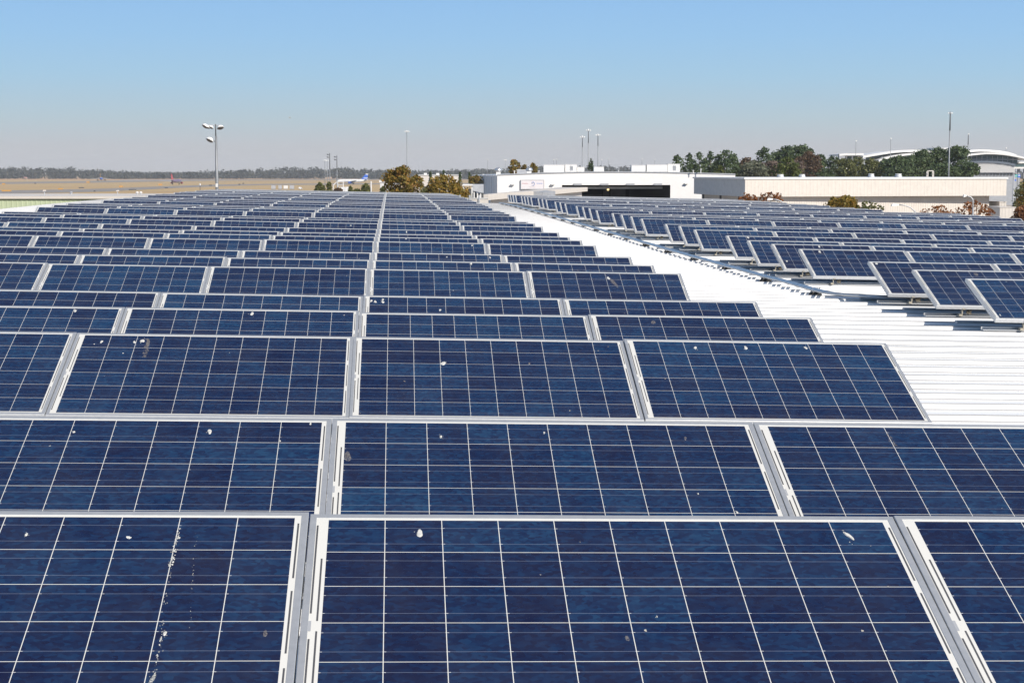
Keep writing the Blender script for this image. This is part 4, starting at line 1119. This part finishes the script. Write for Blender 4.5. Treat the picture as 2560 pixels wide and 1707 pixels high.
# ------------------------------------------------------------------ light masts
def mast(px, top, D, label, kind='cross', dark_from=None, w=None, name='light_mast', group='tall light masts around the airfield', base=0.0):
    p = at(px, top, D); H = p.z - base; t = thing(name, (p.x, D, base), label, 'light mast', group)
    k = D*.9945/F; r = (w or 3)*k*.4
    mb = MB(); mb.tube([(0,0,0),(0,0,H*.55),(0,0,H-.3)], [r*1.25, r, r*.75], 8); mb.build('pole', M['steel'], t, True)
    if dark_from:
        zz = at(px, dark_from, D).z - base
        mb = MB(); mb.tube([(0,0,zz),(0,0,H)], [r*1.02, r*.85], 8); mb.build('upper_pole', M['darkgrey'], t, True)
    if kind == 'cross':
        mb = MB()
        for a in (0, 90): c_, s_ = math.cos(R(a)), math.sin(R(a)); mb.tube([(-5*k*c_,-5*k*s_,H-3*k),(5*k*c_,5*k*s_,H-3*k)], .8*k, 6)
        mb.build('cross_arm', M['steel'], t)
        for a in (0, 90, 180, 270):
            mb = MB(); mb.lathe([(.9*k,1.4*k),(1.6*k,.3*k),(1.6*k,-1.1*k),(.6*k,-1.6*k)], 8, 0, (4.6*k*math.cos(R(a)), 4.6*k*math.sin(R(a)), H-3*k)); mb.build('lamp_head', M['lampshade'], t)
        mb = MB(); mb.lathe([(1*k,-1.6*k),(1.3*k,0),(.4*k,1.2*k)], 8, 0, (0,0,H-.6*k)); mb.build('finial', M['lampshade'], t)
    elif kind == 'dot':
        mb = MB(); mb.lathe([(.5*k,2.2*k),(1.9*k,.9*k),(1.9*k,-.7*k),(.5*k,-1.4*k)], 8, 0, (.5*k,0,H)); mb.build('lamp_head', M['lampshade'], t)
    elif kind == 'small':
        mb = MB(); mb.lathe([(.3*k,1.6*k),(1.3*k,.6*k),(1.3*k,-.5*k),(.3*k,-1.1*k)], 8, 0, (.5*k,0,H)); mb.build('lamp_head', M['lampshade'], t)
    elif kind == 'pair':
        for s_ in (-1, 1):
            mb = MB(); mb.lathe([(.4*k,1.2*k),(1.3*k,.4*k),(1.3*k,-.8*k),(.4*k,-1.2*k)], 8, 0, (s_*2*k,0,H)); mb.build('lamp_head', M['lampshade'], t)
        mb = MB(); mb.tube([(-2*k,0,H-.6*k),(2*k,0,H-.6*k)], .4*k, 6); mb.build('cross_arm', M['steel'], t)
    elif kind == 'stack':
        for dz in (2, 8.5):
            mb = MB(); mb.hexa([(-7*k,-2*k,H-(dz+2.2)*k),(-3*k,-2*k,H-(dz+3.6)*k),(-3*k,2*k,H-(dz+3.6)*k),(-7*k,2*k,H-(dz+2.2)*k),(-7*k,-2*k,H-dz*k),(-3*k,-2*k,H-(dz+.8)*k),(-3*k,2*k,H-(dz+.8)*k),(-7*k,2*k,H-dz*k)])
            mb.build('lamp_head', M['darkgrey'], t)
            mb = MB(); mb.tube([(-3.4*k,0,H-(dz+2)*k),(0,0,H-(dz+2)*k)], .5*k, 6); mb.build('bracket_arm', M['darkgrey'], t)
    return t
mast(1017, 326, 350, 'thin light mast with four small heads above the rusty autumn tree', dark_from=None, w=2.6)
mast(1456, 340, 460, 'shortest of three light masts behind the hangar, the left one', dark_from=368, w=2.4)
mast(1471, 323, 440, 'tallest of three light masts behind the hangar, the middle one', dark_from=358, w=2.6)
mast(1495, 335, 450, 'right one of three light masts behind the hangar', dark_from=365, w=2.6)
mast(2376, 280, 300, 'tall light mast rising from the pines behind the tan building', dark_from=327, w=4.6)
mast(2140, 353, 600, 'small light mast left of the terminal arch, nearer the flat wing', 'dot', w=2)
mast(2227, 347, 560, 'small light mast in front of the left terminal arch', 'dot', w=2)
mast(2421, 336, 500, 'light mast in front of the right terminal arch', 'dot', w=2.8, dark_from=362)
mast(2515, 371, 1050, 'faint thin mast above the right end of the terminal', 'dot', w=1.4)
mast(824, 383, 420, 'dark topped mast with two stacked floodlights, left of the pair', 'stack', dark_from=424, w=2.6)
mast(842, 389, 430, 'dark topped mast with two stacked floodlights, right of the pair', 'stack', dark_from=424, w=2.4)
mast(812, 401, 760, 'short white headed mast left of the stacked floodlights', 'pair', w=1.8)
mast(818, 402, 740, 'short white headed mast tight against the stacked floodlights', 'pair', w=1.8)
fl = ['faint lamp mast above the left end of the hangar','faint double headed mast left of the brown treetop','faint mast above the long rooftop unit, left one','faint mast above the long rooftop unit, right one','faint mast above the lone box unit','faint bright headed mast right of the lone box unit','faint mast above the unit right of the peak','faint mast above the longest rooftop unit']
for i, (px, tp) in enumerate([(1219,400),(1263,400),(1384,400),(1391,398.5),(1504,400),(1521,398.5),(1605,398),(1637,399)]):
    mast(px, tp, 1350, fl[i], 'pair' if i == 1 else 'small', w=1.3, group='faint masts beyond the hangar')
# big floodlight mast past the roof edge
D = 150; p = at(539.5, 311, D); k = D*.9945/F; H = p.z
t = thing('floodlight_mast', (p.x, D, 0), 'big grey mast with a cluster of four floodlights at its top', 'light mast')
mb = MB(); z0 = at(540,340,D).z; mb.tube([(0,0,0),(0,0,at(540,470,D).z),(0,0,z0)], [4.6*k, 4.0*k, 2.6*k], 10); mb.build('pole', M['steel'], t, True)
mb = MB(); mb.tube([(-.6*k,0,z0),(-.6*k,0,H)], 1.5*k, 8); mb.build('upper_pole', M['darkgrey'], t, True)
mb = MB(); mb.box(-2.6*k, 3*k, -5*k, -3.4*k, at(540,468,D).z, at(540,459,D).z); mb.build('control_box', M['white_bright'], t)
mb = MB(); mb.tube([(-22*k,0,H-2*k),(8*k,0,H-3*k)], 1.2*k, 6); mb.build('cross_arm', M['lightgrey'], t)
def flood(x, z, s, tilt, nm='floodlight'):
    """shade like a shallow bell, mouth turned down and aside"""
    mb = MB(); mb.lathe([(.5,2.6),(2.6,2.2),(5.2,.4),(6.4,-2.4),(6.5,-3.0)], 14)
    b2 = MB(); b2.lathe([(6.3,-3.02),(4.6,-4.2),(2.0,-4.9)], 14)
    rot = Matrix.Rotation(R(tilt), 3, 'Y') @ Matrix.Rotation(R(-22), 3, 'X')
    for b_ in (mb, b2): b_.v = [tuple(rot @ Vector(q)*s*k + Vector((x*k, -1.5*k, z))) for q in b_.v]
    o = mb.build(nm, M['lampshade'], t, True); b2.build('lens', M['lens'], o, True)
flood(11, H-6*k, 1.35, -18); flood(-25, H-3*k, 1.3, 30); flood(-11, H-6*k, 1.0, 20); flood(-14, at(540,348,D).z, 1.5, 24)
flood(-19, H-6*k, .95, 24)
mb = MB(); mb.tube([(-2*k,0,at(540,356,D).z),(-7*k,0,at(540,350,D).z)], .8*k, 6); mb.tube([(-19*k,0,at(540,343,D).z),(-26*k,0,at(540,348,D).z),(-18*k,0,at(540,350,D).z)], .6*k, 6); mb.build('visor_bracket', M['darkgrey'], t)
# small lamp post beside it
p = at(500, 461.5, 118); t = thing('path_light', (p.x, 118, 0), 'slim dark post with a white globe left of the big mast', 'lamp post')
mb = MB(); mb.tube([(0,0,0),(0,0,p.z-.1)], .022, 6); mb.build('post', M['darkgrey'], t); mb = MB(); mb.lathe([(.02,-.1),(.055,-.05),(.055,.03),(.02,.07)], 8, 0, (0,0,p.z)); mb.build('globe', M['white_bright'], t, True)
# street lamps beside the tan building
def cobra(hx, hy, bx, by, D, label, ex=None):
    a, b2 = at(hx, hy, D), at(bx, by, D); t = thing('street_lamp', (b2.x, D, 0), label, 'street lamp', 'street lamps beside the tan building')
    dx, dz = a.x-b2.x, a.z
    mb = MB(); mb.tube([(0,0,0),(0,0,b2.z-.6)], .07, 8); mb.build('post', M['lightgrey'], t)
    mb = MB(); mb.tube([(0,0,b2.z-.6),(dx*.08,0,b2.z-.05),(dx*.3,0,b2.z+(dz-b2.z)*.55),(dx*.6,0,dz-.04),(dx*.82,0,dz)], [.055,.05,.042,.036,.034], 8); mb.build('arm', M['lightgrey'], t, True)
    mb = MB(); sgn = 1 if dx < 0 else -1
    mb.hexa([(dx*.84,-.09,dz-.05),(dx*1.18,-.13,dz-.10),(dx*1.18,.13,dz-.10),(dx*.84,.09,dz-.05),(dx*.84,-.07,dz+.05),(dx*1.14,-.10,dz+.075),(dx*1.14,.10,dz+.075),(dx*.84,.07,dz+.05)] if dx > 0 else
            [(dx*1.18,-.13,dz-.10),(dx*.84,-.09,dz-.05),(dx*.84,.09,dz-.05),(dx*1.18,.13,dz-.10),(dx*1.14,-.10,dz+.075),(dx*.84,-.07,dz+.05),(dx*.84,.07,dz+.05),(dx*1.14,.10,dz+.075)])
    mb.build('lamp_head', M['white_bright'], t)
cobra(1925, 498, 1966, 511, 112, 'white cobra head street lamp in front of the red tree at left')
cobra(2238, 512, 2292, 527, 112, 'pale cobra head street lamp in front of the tan lower wall')
cobra(2412, 489.5, 2433.5, 497, 111, 'street lamp on a grey post in front of the dark red tree')
p = at(927.5, 456, 200); t = thing('white_post', (p.x, 200, 0), 'thin white post right of the round green bush', 'post')
mb = MB(); mb.tube([(0,0,0),(0,0,p.z)], .075, 8); mb.build('shaft', M['white_bright'], t); mb = MB(); mb.lathe([(.09,0),(.09,.07),(.02,.12)], 8, 0, (0,0,p.z)); mb.build('cap', M['white_bright'], t)

# ------------------------------------------------------------------ aircraft
def jet(loc, rotz, label, fus, tail, group='airliners on the airfield', scale=1.0, pitch=0.0):
    t = thing('airliner', loc, label, 'airliner', group, rotz); t.scale = (scale,)*3
    # nose towards +x, wheels at z = 0, about 37 m long
    mb = MB(); n = 14; prof = [(-17.5,.35,.9),(-14,1.1,.45),(-9,1.8,.1),(-4,1.97,0),(10,1.97,0),(14,1.8,-.1),(16.4,1.2,-.35),(17.8,.3,-.6)]
    for x, r, dz in prof:
        for j in range(n): g = 2*math.pi*j/n; mb.v.append((x, r*math.cos(g), 3.9+dz+r*math.sin(g)))
    for a in range(len(prof)-1):
        for j in range(n): j2 = (j+1) % n; mb.face((a*n+j, a*n+j2, a*n+n+j2, a*n+n+j))
    mb.face(list(reversed(range(n)))); mb.face([(len(prof)-1)*n+j for j in range(n)])
    mb.build('fuselage', fus, t, True)
    if tail is M['blue'] and fus is M['white_bright']:
        mb = MB(); mb.box(-18.35,-15.5,-.18,.18,10.9,11.9); mb.box(-17.6,-13.2,-.19,.19,6.6,7.3); mb.build('fin_band', M['white_bright'], t)
    mb = MB(); mb.hexa([(-17.2,-.15,5.6),(-10.5,-.15,5.9),(-10.5,.15,5.9),(-17.2,.15,5.6),(-18.2,-.1,11.8),(-15.6,-.1,11.8),(-15.6,.1,11.8),(-18.2,.1,11.8)]); mb.build('tail_fin', tail, t)
    for s_ in (-1, 1):
        mb = MB(); mb.hexa([(-3.5,s_*1.5,3.0),(3.8,s_*1.5,2.9),(3.8,s_*1.5,3.3),(-3.5,s_*1.5,3.4),(-7.0,s_*16.5,4.3),(-5.2,s_*16.5,4.3),(-5.2,s_*16.5,4.45),(-7.0,s_*16.5,4.45)]); mb.build('wing', M['lightgrey'], t)
        mb = MB(); mb.hexa([(-17,s_*.6,4.9),(-13.6,s_*.6,4.8),(-13.6,s_*.6,5.0),(-17,s_*.6,5.1),(-18,s_*6,5.6),(-16.4,s_*6,5.6),(-16.4,s_*6,5.7),(-18,s_*6,5.7)]); mb.build('tailplane', M['lightgrey'], t)
        mb = MB(); mb.tube([(-.5,s_*5.6,2.1),(1,s_*5.6,2.05),(3.8,s_*5.6,2.0)], [.65,1.15,1.05], 10); mb.build('engine', tail, t, True)
        mb = MB(); mb.tube([(-1.5,s_*3.4,3),(-1.5,s_*3.4,.6)], .2, 6); mb.tube([(-1.5,s_*3.2,.6),(-1.5,s_*3.8,.6)], .6, 10); mb.build('main_gear', M['darkgrey'], t)
    mb = MB(); mb.tube([(12.5,0,2.2),(12.5,0,.5)], .15, 6); mb.tube([(12.5,-.3,.45),(12.5,.3,.45)], .45, 10); mb.build('nose_gear', M['darkgrey'], t)
    mb = MB()
    for i in range(22):
        for s_ in (-1, 1): mb.box(-9+i*.95, -8.68+i*.95, s_*1.93-.03, s_*1.93+.03, 4.25, 4.65)
    mb.box(15.2, 16.3, -1.05, 1.05, 4.35, 4.75); mb.build('cabin_window', M['darkgrey'], t)
    return t
p = ground_at(880, 461.3); jet((p.x, p.y, .06), R(180), 'white airliner with a blue tail seen side on behind the bushes', M['white_bright'], M['blue'])
p = ground_at(436, 462); jet((p.x+2, p.y, .06), R(85), 'airliner with a red tail taxiing away beside the big mast', plain('purple_livery', (.16,.11,.20), .4), M['red'])
p = ground_at(253, 453.5); jet((p.x, p.y, .06), R(100), 'tiny blue airliner with an orange tail far off at left', M['blue'], M['orange'])
p = at(725, 296, 6500); jet(tuple(p), R(-70), 'tiny bright airliner high in the empty sky', M['white_bright'], M['white_bright'], None, 0.8)

# ------------------------------------------------------------------ vehicles and airfield furniture
def van(loc, rotz, label, mat, Ls=(5.2,2.0,2.4), group='white vans behind the bushes', nm='parked_van', cat='van'):
    L_, W_, H_ = Ls; t = thing(nm, loc, label, cat, group, rotz)
    mb = MB(); mb.prism([(0,.4),(L_,.4),(L_,H_*.52),(L_*.86,H_*.58),(L_*.74,H_*.97),(L_*.7,H_),(.05,H_),(0,H_*.95)], -W_/2, W_/2); mb.build('body', mat, t)
    mb = MB(); mb.prism([(L_*.75,H_*.6),(L_*.845,H_*.6),(L_*.755,H_*.92),(L_*.7,H_*.92),(L_*.7,H_*.6)], -W_/2-.01, W_/2+.01); mb.build('cab_window', M['darkgrey'], t)
    for x in (L_*.18, L_*.8):
        for s_ in (-1, 1): mb = MB(); mb.tube([(x,s_*(W_/2-.25),.38),(x,s_*(W_/2+.01),.38)], .38, 12); mb.build('wheel', M['tyre'], t)
    return t
p = at(848, 481, 400); van((p.x, 400, 7.0), 0, 'bright white van left of the pair at the roof edge', M['white_bright'], (1.3,.9,1.1)) if False else None
for i, (x0, x1, tp, D, lab) in enumerate([(847, 859, 468, 420, 'bright white box van, left of two below the airliner'), (863, 874, 467.5, 430, 'rounded white box van, right of two below the airliner')]):
    p, q = at(x0, tp, D), at(x1, tp, D); g = at(x0, 500, D)
    t = thing('service_truck', (p.x, D, 0), lab, 'truck', 'white service trucks by the airliner'); w = q.x-p.x
    mb = MB(); mb.prism([(0,p.z*.35),(w,p.z*.35),(w,p.z*.93),(w*.93,p.z),(w*.07,p.z),(0,p.z*.93)], 0, 4.5); mb.build('box_body', M['white_bright'], t)
    mb = MB(); mb.box(.1, w-.1, -1.6, -.02, p.z*.2, p.z*.62); mb.build('cab', M['white'], t)
    mb = MB(); mb.box(.15, w-.15, -1.63, -1.605, p.z*.40, p.z*.58); mb.build('windscreen', M['darkgrey'], t)
    mb = MB(); mb.box(.25, w-.25, .3, 4.2, p.z*.12, p.z*.34); mb.build('chassis', M['darkgrey'], t)
    for x in (.3, w-.3):
        for yy in (-.8, 3.4): mb = MB(); mb.tube([(x-.25,yy,p.z*.11),(x+.25,yy,p.z*.11)], p.z*.11, 12); mb.build('wheel', M['tyre'], t)
# white boarding stairs lattice below the nose
p, q = at(833, 453, 900), at(858, 455, 900)
t = thing('boarding_stairs', (p.x, 900, 0), 'white lattice boarding stairs left of the airliner nose', 'boarding stairs')
w, h = q.x-p.x, p.z
mb = MB()
for x in (0, w*.45, w): mb.tube([(x,0,0),(x,0,h*(.8 if x == 0 else 1))], .22, 6)
mb.tube([(0,0,h*.75),(w*.45,0,h)], .25, 6); mb.tube([(w*.45,0,h*.97),(w,0,h*.97)], .25, 6)
for z in (.3, .55, .75): mb.tube([(w*.45,0,h*z),(w,0,h*z)], .16, 6)
mb.tube([(w*.45,0,h*.3),(w,0,h*.55)], .14, 6); mb.tube([(w,0,h*.3),(w*.45,0,h*.55)], .14, 6); mb.build('stair_frame', M['white_bright'], t)
mb = MB()
for i in range(9): f_ = i/8; mb.box(-w*.6+w*.6*f_, -w*.6+w*.6*f_+.5, -.7, .7, h*.72*f_, h*.72*f_+.18)
mb.build('step', M['white_bright'], t)
# containers on the field
for i, (x0, x1, tp, bt, mt, lab) in enumerate([(678,688,463.5,473,'lightgrey','grey airfield container, leftmost of four'),(696,704,463.5,473,'lightgrey','narrow grey airfield container, second of four'),(709,719,464,472.5,'white_bright','bright white airfield container between grey ones'),(724,734.5,463.5,473,'lightgrey','grey airfield container, rightmost of four')]):
    g = ground_at(x0, bt+1); D = g.y; p, q = at(x0, tp, D), at(x1, tp, D); t = thing('cargo_container', (p.x, D, 0), lab, 'container', 'containers on the dry field')
    w = q.x-p.x; mb = MB(); corrugated(mb, (0,0), (w,0), .4, p.z, .5, .05); mb.box(0, w, .01, 2.4, .4, p.z-.01); mb.build('shell', M[mt], t)
    mb = MB(); mb.box(0, w, .1, 2.3, 0, .4); mb.build('base', M['darkgrey'], t)
g = ground_at(750, 474); p, q = at(747, 468, g.y), at(755, 468, g.y)
van((p.x, g.y, 0), 0, 'small white van alone on the field right of the containers', M['white_bright'], (q.x-p.x, 2.0, 2.0), None)
# airfield signs
def sign_board(x0, x1, yc, mat, lab, grp, hpx=3.2):
    g = ground_at((x0+x1)/2, yc+hpx*.8); D = g.y; p, q = at(x0, yc-hpx/2, D), at(x1, yc-hpx/2, D); w = q.x-p.x
    t = thing('airfield_sign', (p.x, D, 0), lab, 'sign', grp)
    z0 = max(.15, p.z - hpx*D/F); mb = MB(); mb.box(0, w, -.15, .15, z0, p.z); mb.build('board', mat, t)
    mb = MB()
    for x in (w*.12, w*.88): mb.box(x-.08, x+.08, -.06, .06, 0, z0)
    mb.build('leg', M['darkgrey'], t)
og = 'orange airfield signs'; bgp = 'black airfield signs'
for a in [(4,28,477,'orange','long orange airfield sign nearest the left edge'),(145,157,472.5,'orange','orange airfield sign right of the nearest one'),(5,13,460,'orange','far orange sign on the grass at the left edge'),(216,224,455.4,'orange','tiny orange sign below the far blue airliner'),(298,307,466.3,'orange','orange sign in the middle of the dry grass'),(396,406,461.5,'orange','orange sign just left of the red tailed airliner')]:
    sign_board(a[0], a[1], a[2], M[a[3]], a[4], og)
for a in [(197,210,469.3,'black sign between orange signs by the taxiway'),(322,341,474.2,'longest black sign on the near taxiway edge'),(411,420,469.6,'black sign below the red tailed airliner'),(522,530,463.3,'black sign just left of the big mast'),(234,239,478,'small black marker on the near taxiway'),(86,90,458.5,'small black marker by the far runway'),(596,601,461,'small dark marker right of the big mast'),(606,610,458.8,'tiny dark marker farther right of the big mast')]:
    sign_board(a[0], a[1], a[2], M['darkgrey'], a[3], bgp, 2.4)
g = ground_at(68, 453); t = thing('windsock', (g.x, g.y, 0), 'pink and white windsock at the far left of the field', 'windsock')
mb = MB(); mb.tube([(0,0,0),(0,0,5)], .15, 6); mb.build('pole', M['white'], t); mb = MB(); mb.tube([(0,0,5),(-3.5,0,5.4),(-5.5,0,5.8)], [.9,.7,.35], 10); mb.build('sock', plain('pink_sock', (.6,.35,.33), .8), t)

# ------------------------------------------------------------------ air between here and the far trees
hz = bpy.data.materials.new('air'); hz.use_nodes = True; hn = hz.node_tree.nodes; hn.clear()
pv = hn.new('ShaderNodeVolumePrincipled'); pv.inputs['Color'].default_value = (.84, .86, .91, 1); pv.inputs['Density'].default_value = .00009
pv.inputs['Anisotropy'].default_value = 0.0
ho = hn.new('ShaderNodeOutputMaterial'); hz.node_tree.links.new(pv.outputs[0], ho.inputs['Volume'])
b = MB(); b.box(-8800, 8800, -190, 7000, -1, 60)
o = b.build('haze', hz); tag(o, 'thin pale haze over the airfield', None, None, 'stuff')
